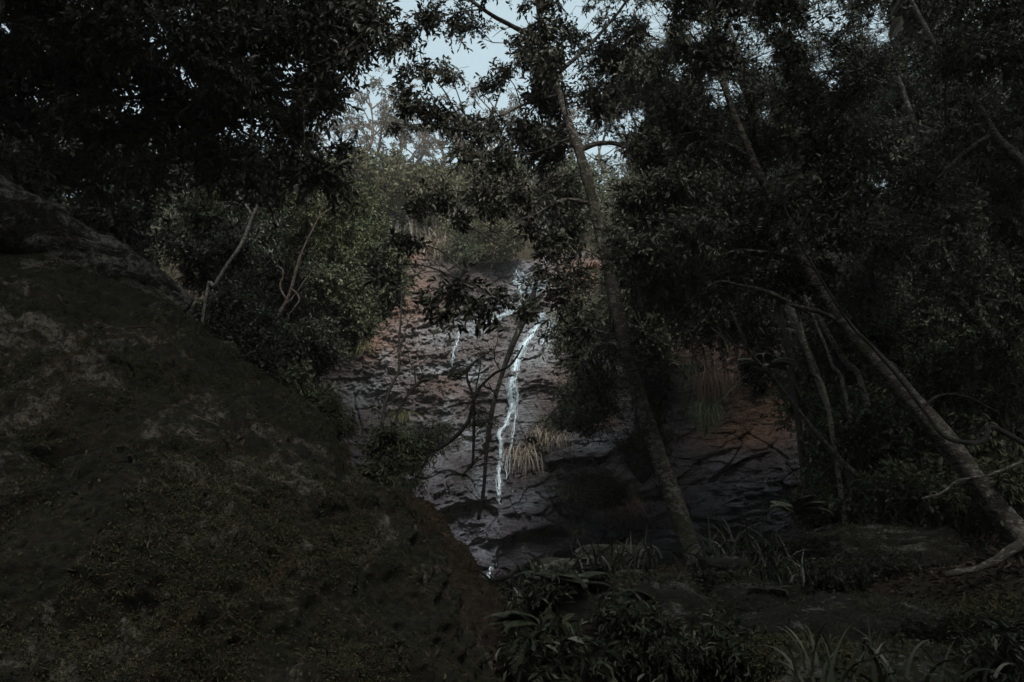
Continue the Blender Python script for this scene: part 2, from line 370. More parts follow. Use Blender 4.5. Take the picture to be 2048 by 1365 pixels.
c = t.mix(om, c, t.ramp(t.noise(5, 6, .75), [(.3, (.22, .11, .07)), (.5, (.55, .29, .18)), (.72, (.70, .48, .30))]))
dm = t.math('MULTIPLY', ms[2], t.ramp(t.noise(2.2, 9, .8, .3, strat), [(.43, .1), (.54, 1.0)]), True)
c = t.mix(dm, c, t.ramp(t.noise(8, 6, .75), [(.3, (.018, .02, .014)), (.7, (.055, .055, .04))]))  # dark moss and soil; low occlusion shade is partly in this colour
fm = t.math('MULTIPLY', ms[0], t.math('ADD', t.ramp(t.noise(4, 8, .8, .3, vert), [(.34, 0), (.56, 1)]), t.math('MULTIPLY', t.ramp(t.noise(5, 8, .75, .3, strat), [(.4, 0), (.62, 1)]), .6)), True)
c = t.mix(fm, c, (.66, .76, .82))  # water film, with its pale wet sheen put into the colour
fine = t.ramp(t.noise(11, 9, .85, .4, strat), [(.36, .15), (.5, .85), (.64, 1.8)])
c = t.mix(.75, c, fine, 'MULTIPLY')
c = t.mix(.85, c, t.ramp(t.noise(3.0, 10, .85, .4, lines), [(.40, .08), (.475, .75), (.62, 1.45)]), 'MULTIPLY')
c = t.mix(t.ramp(t.math('MULTIPLY', lower.outputs[2], .1), [(.12, .9), (.66, .1)]), c, t.mix(1, c, (.40, .40, .45), 'MULTIPLY'))  # darker towards the foot: wet rock, plus occlusion shade put into the colour
h = t.math('ADD', t.math('ADD', t.noise(6, 12, .85, .4, strat), t.noise(2.6, 9, .8, .5, lines)), t.math('MULTIPLY', t.noise(16, 8, .85, .3, t.scale((1, 1, 1.4), (0, .4, 0))), .5))
rgh = t.ramp(t.noise(1.3, 5, .7, 0, vert), [(.35, .2), (.65, .5)])
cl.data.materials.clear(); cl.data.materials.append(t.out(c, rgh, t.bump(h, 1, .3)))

# ------------------------------------------------------------------ water: thin white strands on the rock
wm = MT('white_water', .25, .6)
wc = wm.ramp(wm.noise(16, 6, .75, .3, wm.scale((2, 2, .5))), [(.34, (.16, .22, .25)), (.6, (.46, .57, .62))])
WM = wm.out(wc, normal=wm.bump(wm.noise(40, 5), .6, .02))
STREAM = [(1086, 628), (1080, 645), (1062, 672), (1048, 692), (1036, 715), (1030, 738), (1022, 765), (1022, 790), (1024, 812), (1016, 838), (1010, 852), (1000, 866), (1002, 890), (1000, 915), (1000, 930)]
wb = MB(); rng = np.random.default_rng(5)
def strand(pts, wpx, n, jit, off=.05, sides=5):
    for k in range(n):
        pp = smooth_path(pts, 26 + len(pts) * 7); m = len(pp)
        tt = np.linspace(0, 1, m)
        ph = rng.uniform(0, 50)
        jx = jit * (noise(tt * len(pts) * 1.1 + ph, 0, 0, 3) + .5 * noise(tt * len(pts) * 3.5 + ph, 0, 0, 4)) * (.25 if k == 0 else 1)
        Pw = on_cliff(pp[:, 0] + jx, pp[:, 1], off)
        Pw[:, 1] = np.convolve(np.pad(Pw[:, 1], 6, 'edge'), np.ones(13) / 13, 'valid') - .03
        r = wpx * pxm(25) * .5 * (1 if k == 0 else rng.uniform(.15, .5)) * (.75 + .9 * noise(tt * 31 + ph, 1, 0, 8)) * np.clip(np.minimum(tt, 1 - tt) * 12, .25, 1)
        wb.tube(Pw, np.maximum(r, .006), sides)
strand(STREAM[:7], 5.4, 11, 3.2)
strand(STREAM[:4], 2.6, 8, 8)
strand(STREAM[5:], 1.9, 5, 2.2)
strand([(1040, 700), (1034, 760), (1032, 830), (1020, 900), (1012, 960)], .8, 4, 5)
strand(STREAM[3:], 1.2, 5, 6)
strand(STREAM[:9], .6, 10, 9)
strand(STREAM[6:] + [(998, 960), (1000, 1000)], .5, 5, 5)
strand([(1000, 925), (998, 945), (1000, 965), (997, 985), (999, 1010)], 2.5, 4, 4)
strand([(1118, 640), (1100, 655), (1085, 690)], 3, 4, 10)
strand([(1044, 562), (1038, 575), (1042, 588)], 5, 3, 3)
strand([(1032, 540), (1042, 562), (1044, 572)], 4, 5, 14)
strand([(1080, 575), (1055, 596), (1030, 618), (1010, 632)], 2.6, 9, 14)
strand([(1012, 628), (985, 640), (960, 652)], 2.2, 7, 16)
strand([(919, 662), (915, 685), (908, 700), (906, 715), (904, 735)], 1.8, 4, 4)
strand([(1036, 740), (1030, 770), (1034, 800), (1024, 830)], 1.8, 4, 4)
strand([(985, 1128), (978, 1150), (988, 1170), (1000, 1190)], 2.2, 3, 9)
tag(wb.build('water', WM), 'thin white stream of the waterfall braiding down the cliff', 'waterfall', kind='structure')

# ------------------------------------------------------------------ ground and hills
def groundZ(x, y):
    z = .95 * sst(1.5, 6, y) - .5 * sst(9, 20, y) * np.exp(-((x + .5) / 4)**2)
    z = z + .12 * np.maximum(x - 1.5, 0) * sst(2, 6, y) * (x < 60)
    lb = np.maximum(-4.6 - .02 * y - x, 0); z = z + np.minimum(1.0 * lb, 9 + .28 * lb) * sst(2, 9, y)
    rb = np.maximum(x - 6.5 - .05 * y, 0); z = z + np.minimum(.85 * rb, 8 + .3 * rb)
    hill = 11.6 + (y - 27.6) * .525; top = 25.45 + .02 * (y - 54)
    hill = np.where(y > 54, np.minimum(hill, top), hill)
    hill = hill + .03 * np.abs(x) * 0
    # the cliff carries the hill above it; before it the gully floor
    cy = 27.4 - 1.9 * sst(3.2, 7.5, x)
    z = np.where(y > cy, np.maximum(z, hill * sst(cy - .01, cy + .5, y)), z)
    bk = np.maximum(-y - 3, 0); z = np.maximum(z, np.minimum(bk * .6, 14))
    return np.minimum(z, 34) + .25 * fbm(x * .35, y * .35, 0, 4, 7) * sst(0, 5, np.hypot(x, y))
def nonuni(a, b, n, c, k=2.2):
    u = np.linspace(-1, 1, n); v = np.sign(u) * np.abs(u)**k
    return np.where(v < 0, c + v * (c - a), c + v * (b - c))
XS = nonuni(-160, 160, 420, 0); YS = nonuni(-120, 200, 460, 12)
X, Y_ = np.meshgrid(XS, YS, indexing='ij')
mb = MB(); mb.add(np.stack([X, Y_, groundZ(X, Y_)], -1), grid_faces(len(XS), len(YS)))
tag(mb.build('ground', M['soil']), 'dark leaf littered soil of the gully floor and hillsides', 'ground', kind='structure')

#@@VEG@@
# ------------------------------------------------------------------ foliage builders
DOWN = np.array([0, 0, -1.0])
def spray(lm, tm, O, D, Ls, leaf, rng, per=12, asp=.36, droop=.35, lift=.5):
    """sprays of leaves: O origins, D directions, Ls twig lengths"""
    m = len(O); D = norm(D)
    if tm is not None: tm.segs(O, O + D * Ls[:, None] + DOWN * (Ls * droop * .4)[:, None], leaf * .035, leaf * .015)
    Oe = np.repeat(O, per, 0); De = np.repeat(D, per, 0); Le = np.repeat(Ls, per)
    t = np.tile(np.linspace(.12, 1, per), m) + rng.uniform(-.05, .05, m * per)
    P = Oe + De * (Le * t)[:, None] + DOWN * (Le * droop * .4 * t * t)[:, None]
    q = rng.normal(size=(m * per, 3)); q -= (q * De).sum(1, keepdims=True) * De; q = norm(q)
    d = norm(De * (.35 + .8 * t[:, None]**2) + q * .85 + DOWN * droop)
    N = norm(np.array([0, 0, lift + .25]) + rng.normal(size=(m * per, 3)) * .5)
    L = leaf * rng.uniform(.5, 1.25, m * per)
    lm.leaves(P, d, N, L, L * asp, rng.uniform(.04, .2, (m * per, 1)))
GAPS = [(745, 138, 36), (785, 15, 18), (985, 88, 30), (925, 112, 22), (1012, 22, 26), (1003, 205, 26), (955, 208, 16), (900, 205, 16), (875, 95, 14), (1065, 30, 20), (850, 165, 14), (1240, 335, 30), (1225, 295, 22), (1200, 378, 18), (1040, 160, 16),
        (1320, 30, 36), (1310, 75, 22), (1510, 90, 34), (1470, 40, 20), (1440, 175, 38), (1640, 122, 30), (1655, 40, 26), (1665, 165, 12), (1745, 32, 24), (1765, 75, 18), (1350, 140, 16), (1530, 110, 16), (1250, 15, 20), (1180, 60, 18), (1150, 20, 18), (1265, 225, 18), (1530, 230, 10), (1600, 70, 14), (1560, 40, 14), (1390, 60, 16),
        (8, 50, 30), (12, 20, 20), (85, 230, 16), (230, 240, 24), (265, 200, 14), (130, 290, 20), (30, 300, 22), (30, 335, 16), (340, 262, 14), (500, 245, 12), (445, 280, 12), (320, 222, 12), (180, 165, 8), (640, 60, 12), (610, 120, 12)]
def thin(O, rng):
    x, y = pix(O); k = np.ones(len(O))
    for gx, gy, gr in GAPS: k = k * (1 - .95 * np.exp(-(((x - gx)**2 + (y - gy)**2) / (gr + (12 if gx > 700 else 0))**2)**1.5))
    return (rng.random(len(O)) < k) | (O[:, 1] < 0)
def clump(lm, tm, c, rad, n, leaf, rng, per=12, asp=.36, droop=.35, hub=None, flat=1.0, tl=(2.2, 4.5)):
    if n < 1: return
    g_ = rng.uniform(.8, 1.22); leaf = leaf * g_; n = max(1, int(n / g_**1.5))
    c = np.asarray(c); u = norm(rng.normal(size=(n, 3))) * rng.uniform(0, 1, (n, 1))**.42
    # gather the sprays round a few sub-branches so the crown has gaps
    k = max(3, n // 5); sub = norm(rng.normal(size=(k, 3))) * rng.uniform(.1, 1.25, (k, 1))
    w_ = sub[rng.integers(0, k, n)]; u = u * .5 + w_ * .75
    rad = np.asarray(rad) * np.array([1, 1, flat])
    O = c + u * rad; kp = thin(O, rng); O, u, w_ = O[kp], u[kp], w_[kp]; n = len(O)
    if n < 1: return
    D = norm(u * .8 + rng.normal(size=(n, 3)) * .5 + np.array([0, 0, .1]))
    Ls = leaf * rng.uniform(*tl, n)
    spray(lm, tm, O - D * Ls[:, None] * .5, D, Ls, leaf, rng, per, asp, droop)
    if tm is not None:
        h = c - np.array([0, 0, .3]) * rad if hub is None else np.asarray(hub)
        S = c + sub * rad; S = S[thin(S, rng)]
        for q in S:
            mid = (h + q) / 2 + rng.normal(size=3) * rad * .12
            tm.segs([h, mid], [mid, q], leaf * .09, leaf * .05)
        j = w_ * rad + c
        tm.segs(j, O, leaf * .045, leaf * .03)
def nspray(rx, ry, tau, leaf, Y, per=12, asp=.36):
    L = leaf / pxm(Y); return int(2.0 * tau * math.pi * rx * ry / (L * L * asp * .75 * .6 * per) + .5)
def trunk_path(pts, Y, ext=True):
    W = [at(p[0], p[1], Y + (p[3] if len(p) > 3 else 0)) for p in pts]
    r = [p[2] * pxm(Y + (p[3] if len(p) > 3 else 0)) for p in pts]
    if ext:
        b = W[0]; g = float(groundZ(b[0], b[1]))
        if b[2] > g - .2:
            d = W[0] - W[1]; d = d / max(abs(d[2]), .1); L = b[2] - g + .25
            W.insert(0, b + np.array([d[0] * min(L, 1) * .5, d[1] * min(L, 1) * .5, -L])); r.insert(0, r[0] * 1.25)
    return np.array(W), np.array(r)
def branch_tube(m, pts, r, n=26, sides=8, rough=.15, seed=0, wob=0.0):
    rr = smooth_path(np.stack([r, r, r], 1), n)[:, 0]; P = smooth_path(pts, n)
    if wob:
        t = np.linspace(0, 1, n) * 6; P = P + wob * np.stack([noise(t, seed, 0, 1), noise(t, seed, 0, 2), noise(t, seed, 0, 3)], 1)
    m.tube(P, np.maximum(rr, .002), sides, rough, seed)
def tree(name, label, cat, Y, trunk, branches=(), clumps=(), leaf=.1, lmat='leaf_dark', bmat='bark', asp=.36, per=12, droop=.35, seed=0, group=None,
         sides=14, ext=True, extra=None, flat=1.0, tl=(2.2, 4.5), tn=60, connect=True, rs=.46):
    rng = np.random.default_rng(seed + 100)
    W, r = trunk_path(trunk, Y, ext); r = r * rs
    base = W[0].copy(); e = empty(name, base, label, cat, group)
    m = MB(); branch_tube(m, W, r, tn, sides, .18, seed, .02)
    m.build('trunk', M[bmat], e, loc=base)
    TP = smooth_path(W, 60); TR = smooth_path(np.stack([r, r, r], 1), 60)[:, 0]
    anchors = [TP]
    for bi, b in enumerate(branches):
        Wb, rb = trunk_path(b, Y, False); rb = rb * .62; m = MB(); branch_tube(m, Wb, rb, 34, 8, .15, seed + bi + 1, .015)
        m.build('branch', M[bmat], e, loc=base); anchors.append(smooth_path(Wb, 20))
    A = np.concatenate(anchors); tx, ty = pix(TP); od = np.argsort(ty)
    clumps = [tuple(c[:2]) + (c[2] + ((.8 if c[1] > 130 else -.5) if abs(c[0] - np.interp(c[1], ty[od], tx[od])) < c[3] + 25 else 0),) + tuple(c[3:]) for c in clumps]
    if clumps or extra:
        lm, tm = MB(), MB()
        for c in clumps:
            px_, py_, dY, rx, ry, tau = c[:6]; Yc_ = Y + dY; lf = c[6] if len(c) > 6 else leaf; C = at(px_, py_, Yc_)
            R_ = np.array([rx, (rx + ry) * .5, ry]) * pxm(Yc_)
            if connect:
                d = np.linalg.norm(A - C, axis=1) + np.maximum(A[:, 2] - C[2] + .2, 0) * .8; a = A[np.argmin(d)]
                mid = (a + C) / 2 + np.array([0, 0, .12]) * np.linalg.norm(a - C) + rng.normal(size=3) * .05 * np.linalg.norm(a - C)
                L_ = np.linalg.norm(a - C); rb = min(.006 + .006 * L_, .018)
                if L_ < 1.5: branch_tube(tm, [a, mid, C], [rb, rb * .7, rb * .35], 12, 5, 0, seed)
            clump(lm, tm, C, R_, nspray(rx, ry, tau, lf, Yc_, per, asp), lf, rng, per, asp, droop, None, flat, tl)
        if extra: extra(lm, tm, rng)
        cr = lm.build('crown', M[lmat], e, loc=base, smooth=False)
        tm.build('twigs', M[bmat], cr, loc=(0, 0, 0) if False else base)
    return e
def fill(x0, x1, y0, y1, sx, sy, dY, tau, seed, rx=None, ry=None, keep=None, sag=0):
    rng = np.random.default_rng(seed); L = []
    for i, y in enumerate(np.arange(y0, y1, sy)):
        for x in np.arange(x0 + (i % 2) * sx / 2, x1, sx):
            xx, yy = x + rng.uniform(-.25, .25) * sx, y + rng.uniform(-.25, .25) * sy
            tq = tau(xx, yy) if callable(tau) else tau
            if tq > .05: L.append((xx, yy, dY + rng.uniform(-1, 1) * .9, (rx or sx * .85) * rng.uniform(.85, 1.2), (ry or sy * .8) * rng.uniform(.85, 1.2), tq))
    return L
def overhead_blocker(boxes, leaf=.26):  # unseen leaf clumps over and behind the camera, added to block light
    def f(lm, tm, rng):
        for (x, y, z, rx, ry, rz, n) in boxes: clump(lm, tm, (x, y, z), (rx, ry, rz), n, leaf, rng, 12, .4, .3)
    return f

# ------------------------------------------------------------------ the tree in the middle
tree('leaning_tree', 'tall slender tree with ringed mottled trunk leaning in front of the waterfall cliff', 'tree', 9.5,
     [(1400, 1160, 40), (1362, 1040, 36), (1312, 890, 34), (1270, 760, 31), (1245, 660, 28), (1215, 540, 25), (1190, 430, 22), (1165, 320, 20), (1130, 220, 17), (1100, 120, 15), (1082, 40, 12), (1070, -90, 10), (1060, -260, 8)],
     [[(1095, 90, 11), (1040, 62, 9), (985, 30, 8), (930, -8, 7), (860, -60, 5)],
      [(1158, 300, 11), (1215, 285, 8), (1270, 300, 7), (1330, 340, 5, .5)],
      [(1186, 405, 8), (1130, 400, 5), (1075, 425, 4, -.5), (1020, 452, 3.4, -.8), (990, 500, 3, -1), (978, 545, 2.6, -1), (955, 575, 2, -1)],
      [(1110, 150, 9), (1180, 90, 7), (1240, 20, 6), (1290, -60, 5)],
      [(1120, 190, 7), (1050, 210, 5), (980, 240, 4), (930, 260, 3)],
      [(1150, 270, 7), (1090, 300, 5), (1030, 310, 4), (960, 300, 3)],
      [(1078, 30, 8), (1130, -40, 6), (1200, -120, 5)]],
     [(850, 40, 0, 55, 42, 1.1687), (915, 50, 0.5, 60, 45, 1.28557), (985, 75, 0, 60, 45, 0.81809), (835, 130, 0, 42, 45, 1.1687), (900, 150, -0.3, 55, 40, 1.1687), (960, 185, 0.4, 55, 40, 1.05183), (830, 205, 0, 42, 36, 1.40244),
      (880, 235, 0, 55, 36, 1.75305), (950, 250, 0.5, 60, 40, 1.51931), (1010, 240, 0, 45, 40, 1.1687), (1005, 150, 0.2, 45, 36, 0.93496), (1060, 110, 0.3, 60, 60, 2.0956), (1090, 190, 0, 60, 60, 2.40994), (1060, 270, 0.3, 55, 45, 1.78126), (1000, 320, 0, 60, 36, 1.40244),
      (925, 300, 0, 42, 30, 1.51931), (1110, 300, 0.6, 60, 50, 1.88604), (1130, 390, 0.4, 70, 45, 1.488), (1050, 400, -0.4, 70, 40, 1.54), (965, 390, -0.8, 70, 34, 1.364), (885, 400, -1, 60, 34, 1.4), (850, 427, -1, 60, 24, 0.833), (920, 437, -0.6, 60, 24, 0.784), (1000, 427, -0.4, 60, 27.2, 0.735),
      (800, 480, -0.8, 50, 34, 1.12), (1090, 480, 0, 60, 40, 1.4), (1140, 470, 0.3, 50, 50, 1.33), (760, 530, -0.8, 40, 34, 1.125), (1075, 545, 0, 34, 30, 0.9),
      (845, 590, -1.2, 46, 24, 0.975, 0.11), (905, 585, -1.2, 60, 34, 1.275, 0.11), (960, 610, -1.2, 56, 30, 1.125, 0.11), (990, 590, -1.2, 40, 30, 0.75, 0.11), (890, 625, -1.2, 45, 24, 0.9, 0.11), (1000, 650, -1.2, 40, 22, 0.675, 0.11), (1050, 630, -0.8, 24, 30, 1.2), (800, 560, -1, 36, 26, 0.75, 0.11),
      (1120, 610, 0.3, 40, 45, 1.125), (1150, 560, 0.6, 40, 50, 0.9), (1160, 655, 0.5, 50, 40, 1.2), (1100, 660, 0.3, 24, 24, 0.675),
      (1160, 60, 0.6, 60, 60, 1.5717), (1230, 110, 0.6, 70, 60, 1.99082), (1210, 200, 0.5, 60, 50, 1.88604), (1290, 50, 0.4, 60, 60, 1.67648), (1290, 170, 0.8, 60, 60, 2.30516), (1250, 300, 0.6, 50, 40, 1.46692), (1310, 270, 0.6, 60, 50, 2.40994), (1270, 390, 0.8, 60, 50, 1.488), (1300, 470, 0.8, 60, 50, 1.68),
      (870, -60, 0, 70, 60, 1.40244), (980, -60, 0, 70, 60, 1.63618), (1100, -40, 0, 70, 60, 2.0956), (1220, -60, 0, 80, 60, 2.0956), (1085, 60, -.4, 50, 60, 1.5), (1110, 130, -.4, 40, 50, 1.5), (812, 70, 0, 26, 60, 1.6), (806, 185, 0, 26, 40, 1.5), (1040, 20, 0, 40, 40, 1.2), (800, 250, 0, 30, 26, 1.0)],
     leaf=.078, lmat='leaf_near', asp=.37, seed=1, per=11, rs=.52)

# ------------------------------------------------------------------ tree on the left
def tauL(x, y):
    e = np.interp(y, [-80, 60, 110, 170, 230, 330], [770, 770, 720, 670, 690, 700])
    if x > e - 10: return 0
    if x > e - 75: return 2.5
    if x < 60 and 30 < y < 110: return 1.4
    if y > 255 and x < 260: return 1.0
    if y > 290: return 1.4 if x < 560 else 2.0
    return 3.0 if y < 210 else 2.2
LF = fill(-60, 800, -80, 340, 105, 80, 0, tauL, 3)
tree('broadleaf_tree', 'large dark broadleaf tree filling the top left corner with drooping leaf clusters', 'tree', 8.2,
     [(-330, 700, 46), (-250, 420, 40), (-160, 220, 34), (-60, 60, 26), (60, -60, 18), (220, -180, 12)],
     [[(-60, 60, 16), (120, 90, 9), (330, 100, 7), (500, 50, 6), (600, 20, 5), (680, -10, 4)], [(-160, 220, 12), (20, 230, 6), (220, 200, 5), (420, 190, 4), (600, 180, 3)],
      [(330, 100, 5), (450, 130, 4), (580, 140, 3.4), (680, 110, 3)]],
     [c for c in LF] + [(755, 60, 0, 40, 40, 1.2), (770, 95, 0, 28, 20, 1.2), (700, 60, .2, 60, 50, 2.0), (790, 75, 0, 22, 26, 1.6), (775, 30, 0, 30, 40, 1.6), (690, 115, 0, 40, 30, 1.1), (650, 170, .2, 42, 34, 1.3), (676, 205, 0, 24, 30, 1.1), (720, 15, 0, 46, 30, 1.2), (690, 300, .4, 34, 30, 1.6)],
     leaf=.09, lmat='leaf_near', asp=.36, seed=2, per=10, droop=.55,
     extra=overhead_blocker([(-5, 6, 8.5, 3.5, 3, 1.5, 130), (-7, 2, 8, 3.5, 3.5, 1.6, 130), (-3.5, -2, 9, 4, 4, 1.5, 150), (-2, 3, 9.5, 3, 3, 1.2, 90), (-9, 8, 8, 3, 3, 2, 100), (-8, -4, 7, 3, 3, 2.5, 110), (0, -6, 8, 4, 3, 2.5, 130), (-4, 3, 12, 5, 5, 1.5, 260), (-9, 1, 5, 2, 4, 3, 160), (0, 1, 11, 4, 4, 1.5, 200), (-3, -7, 4, 4, 2, 3, 160), (-7, 9, 12, 4, 3, 2, 180), (-2.5, 6.5, 12.5, 3.5, 3, 1.2, 200), (-6, 4, 14, 4, 4, 1.2, 220), (-1, -1, 13, 4, 4, 1, 160), (-5, -5, 12, 5, 4, 1.2, 260), (-9, 5, 10, 2.5, 5, 1.5, 220), (-3, 1, 10.5, 4, 3, .8, 220), (-10, -2, 9, 3, 5, 1.5, 200), (-2, -10, 9, 5, 2, 3, 240), (-7, -9, 7, 3, 2.5, 3, 200)]))  # added out-of-view leaves in this crown keep light off the boulder

# ------------------------------------------------------------------ leaning trees on the right slope
def gapR(x, y):
    t_ = 1.15
    return t_
def near_part(L, x0, x1): return [c for c in L if x0 <= c[0] < x1]
FR = fill(1290, 2160, -80, 620, 120, 92, 0, gapR, 5)
FB = fill(1260, 2160, -40, 700, 150, 115, 4.5, lambda x, y: gapR(x, y) * .95, 6)
tree('mossy_tree', 'thick mossy trunk slanting up from the lower right past the ferns', 'tree', 8.6,
     [(2080, 1120, 46), (1990, 1010, 40), (1900, 895, 35), (1790, 765, 31), (1690, 645, 27), (1600, 510, 24), (1556, 430, 19), (1500, 310, 15), (1450, 180, 12), (1420, 0, 8)],
     [[(1690, 645, 13), (1640, 625, 9), (1590, 612, 8), (1540, 585, 7), (1480, 570, 5), (1425, 566, 4), (1340, 640, 2.6), (1290, 660, 2)],
      [(1600, 510, 9), (1540, 505, 6), (1480, 500, 5), (1430, 515, 3)]],
     near_part(FR, 1280, 1560), leaf=.062, lmat='leaf_lifted', rs=.58, seed=3, bmat='bark', group='trees leaning left on the right slope')
tree('slender_tree', 'curved bare limb sweeping across the thick mossy trunk from a hooked base', 'tree', 8.0,
     [(2075, 900, 13), (2010, 865, 11), (1980, 856, 11), (1968, 880, 11), (1930, 884, 10), (1885, 868, 9.5), (1845, 815, 9), (1790, 745, 8), (1740, 690, 7), (1700, 655, 6), (1640, 560, 5), (1590, 470, 4)],
     [[(1845, 815, 5), (1880, 790, 4), (1930, 792, 3), (2000, 830, 2)]],
     near_part(FR, 1560, 1700), leaf=.062, lmat='leaf_lifted', seed=4, bmat='bark_dark', group='trees leaning left on the right slope', ext=False)
tree('pale_tree', 'thin pale blotched trunk crossing beside the rusty rock patch', 'tree', 10.5,
     [(1800, 1010, 13), (1700, 935, 11), (1620, 850, 10), (1555, 765, 9), (1500, 700, 8), (1470, 640, 6.5), (1430, 570, 5.5), (1405, 500, 5), (1360, 400, 4), (1300, 250, 3)],
     [[(1500, 700, 4), (1470, 690, 3), (1450, 660, 2)], [(1480, 680, 4), (1470, 720, 3), (1440, 740, 2)]],
     [(1380, 470, 0, 70, 50, 1.8), (1340, 540, 0, 60, 50, 1.7), (1290, 560, .5, 60, 45, 1.5), (1420, 420, 0, 70, 50, 1.5)],
     leaf=.075, seed=5, bmat='bark_pale', group='trees leaning left on the right slope')
tree('lichened_tree', 'lichen ringed trunk leaning in at the far upper right edge', 'tree', 8.2,
     [(2330, 800, 40), (2170, 520, 32), (2060, 345, 25), (1985, 265, 20), (1915, 155, 15), (1860, 70, 11), (1800, -60, 8)],
     [[(1985, 265, 8), (1900, 330, 5), (1820, 420, 3)]],
     near_part(FR, 1850, 2200), leaf=.062, lmat='leaf_lifted', seed=6, bmat='bark_pale', group='trees leaning left on the right slope',
     extra=overhead_blocker([(6, 5, 9, 3.5, 3.5, 1.8, 150), (8.5, 0, 8, 3.5, 4, 2, 140), (4, -2, 9, 4, 4, 1.5, 150), (10, 8, 8.5, 3, 3, 2.4, 110), (6, -6, 8, 4, 3, 2.5, 120), (5, 3, 12, 5, 5, 1.5, 150), (9.5, 2, 5, 2, 4, 3, 160), (4, -7, 4, 4, 2, 3, 160), (9, 9, 13, 4, 4, 2, 90), (5, 9.5, 13, 3, 2, 1.5, 110), (3, 6.5, 12.5, 3.5, 3, 1.2, 200), (5, -5, 12, 5, 4, 1.2, 260), (4, 1, 10.5, 4, 3, .8, 200), (9, -3, 9, 3, 5, 1.5, 180), (4, -10, 9, 5, 2, 3, 240), (8, 5, 14, 4, 4, 1.2, 110)]))  # added out-of-view leaves here too, shading the right foreground
tree('dark_tree', 'dim greenish trunk standing between the mossy trunk and the upper right trunk', 'tree', 11,
     [(2120, 880, 34), (2010, 700, 30), (1900, 590, 26), (1790, 470, 22), (1700, 330, 17), (1620, 180, 12), (1560, 30, 8)],
     [[(1790, 470, 8), (1730, 460, 6), (1660, 500, 4)]],
     near_part(FR, 1700, 1850) + near_part(FB, 1600, 1800), leaf=.062, lmat='leaf_lifted', seed=7, bmat='bark', group='trees leaning left on the right slope')
tree('dark_tree', 'faint dark trunk nearest the right picture edge below the lichen ringed one', 'tree', 10,
     [(2300, 900, 34), (2160, 760, 30), (2040, 620, 28), (1960, 530, 24), (1905, 430, 20), (1850, 300, 14), (1800, 150, 9)],
     [], near_part(FB, 1800, 2200), leaf=.062, lmat='leaf_lifted', seed=8, bmat='bark', group='trees leaning left on the right slope')
tree('dark_tree', 'black bending trunk silhouetted against the sky specks right of the leaning tree', 'tree', 13,
     [(1600, 900, 14), (1575, 700, 13), (1535, 480, 12), (1520, 330, 10), (1505, 235, 9), (1482, 130, 8), (1455, 40, 7), (1440, -60, 5)],
     [[(1505, 235, 5), (1560, 205, 4), (1650, 215, 3), (1740, 195, 2)], [(1482, 130, 4), (1420, 60, 3), (1390, 20, 2)]],
     near_part(FB, 1400, 1600), leaf=.08, seed=9, bmat='bark_dark', group='trees leaning left on the right slope')
tree('mossy_tree', 'short mossy leaning trunk with pale flecks behind the leafy crown right of centre', 'tree', 12.5,
     [(1700, 960, 14), (1650, 800, 14), (1590, 640, 14), (1500, 430, 13), (1432, 325, 13), (1395, 280, 12), (1350, 220, 10), (1300, 120, 8), (1270, 20, 6)],
     [[(1432, 325, 4), (1380, 312, 3), (1340, 305, 2)]],
     near_part(FB, 1240, 1400), leaf=.08, seed=10, bmat='bark_pale', group='trees leaning left on the right slope')
for k, (lab, tr, sd) in enumerate([
    ('left stem of the thin pale pair behind the tree fern', [(1650, 800, 9), (1625, 740, 8), (1608, 680, 8), (1580, 560, 7), (1540, 440, 5)], 11),
    ('right stem of the thin pale pair behind the tree fern', [(1690, 790, 8), (1662, 730, 7), (1640, 670, 6), (1612, 590, 6), (1590, 500, 4)], 12),
    ('short broken trunk leaning under the thick mossy trunk', [(1730, 790, 13), (1690, 720, 12), (1655, 660, 11), (1618, 600, 9)], 13)]):
    tree('slender_tree', lab, 'tree', 11.5 + k * .3, tr, [], [(tr[-1][0], tr[-1][1], 0, 50, 36, 1.2)], leaf=.08, seed=sd, bmat='bark_pale', group='trees leaning left on the right slope')

# ------------------------------------------------------------------ trees and shrubs on the left bank
tree('pale_tree', 'short pale white barked trunk leaning right beyond the fallen log', 'tree', 13,
     [(408, 622, 6), (428, 570, 8), (455, 525, 8), (483, 485, 9), (505, 430, 7), (530, 370, 5), (560, 300, 3)], [[(505, 430, 4), (470, 380, 3), (455, 340, 2)]],
     [(520, 380, 0, 70, 55, 1.6), (450, 360, 0, 70, 60, 1.5), (560, 320, .5, 60, 50, 1.4), (400, 420, .5, 60, 60, 1.6)], leaf=.09, seed=20, bmat='bark_pale', lmat='leaf_dark')
tree('twisted_tree', 'twisted reddish trunk with bare crooked limbs on the left bank', 'tree', 14,
     [(505, 730, 9), (522, 690, 9), (540, 655, 9), (565, 610, 8), (583, 575, 7), (592, 540, 7), (604, 500, 5), (640, 430, 4)],
     [[(565, 612, 4), (590, 590, 3), (612, 560, 3), (628, 540, 2)], [(572, 600, 4), (560, 570, 3), (568, 548, 2.4), (556, 530, 2)], [(540, 655, 4), (556, 648, 3), (590, 652, 2)], [(583, 575, 3), (600, 600, 3), (585, 620, 2), (575, 640, 1.6)]],
     [(640, 440, 0, 60, 45, 1.5), (700, 400, 0, 55, 40, 1.4), (600, 480, .5, 50, 40, 1.2)], leaf=.08, seed=21, bmat='bark_red', lmat='leaf_green')
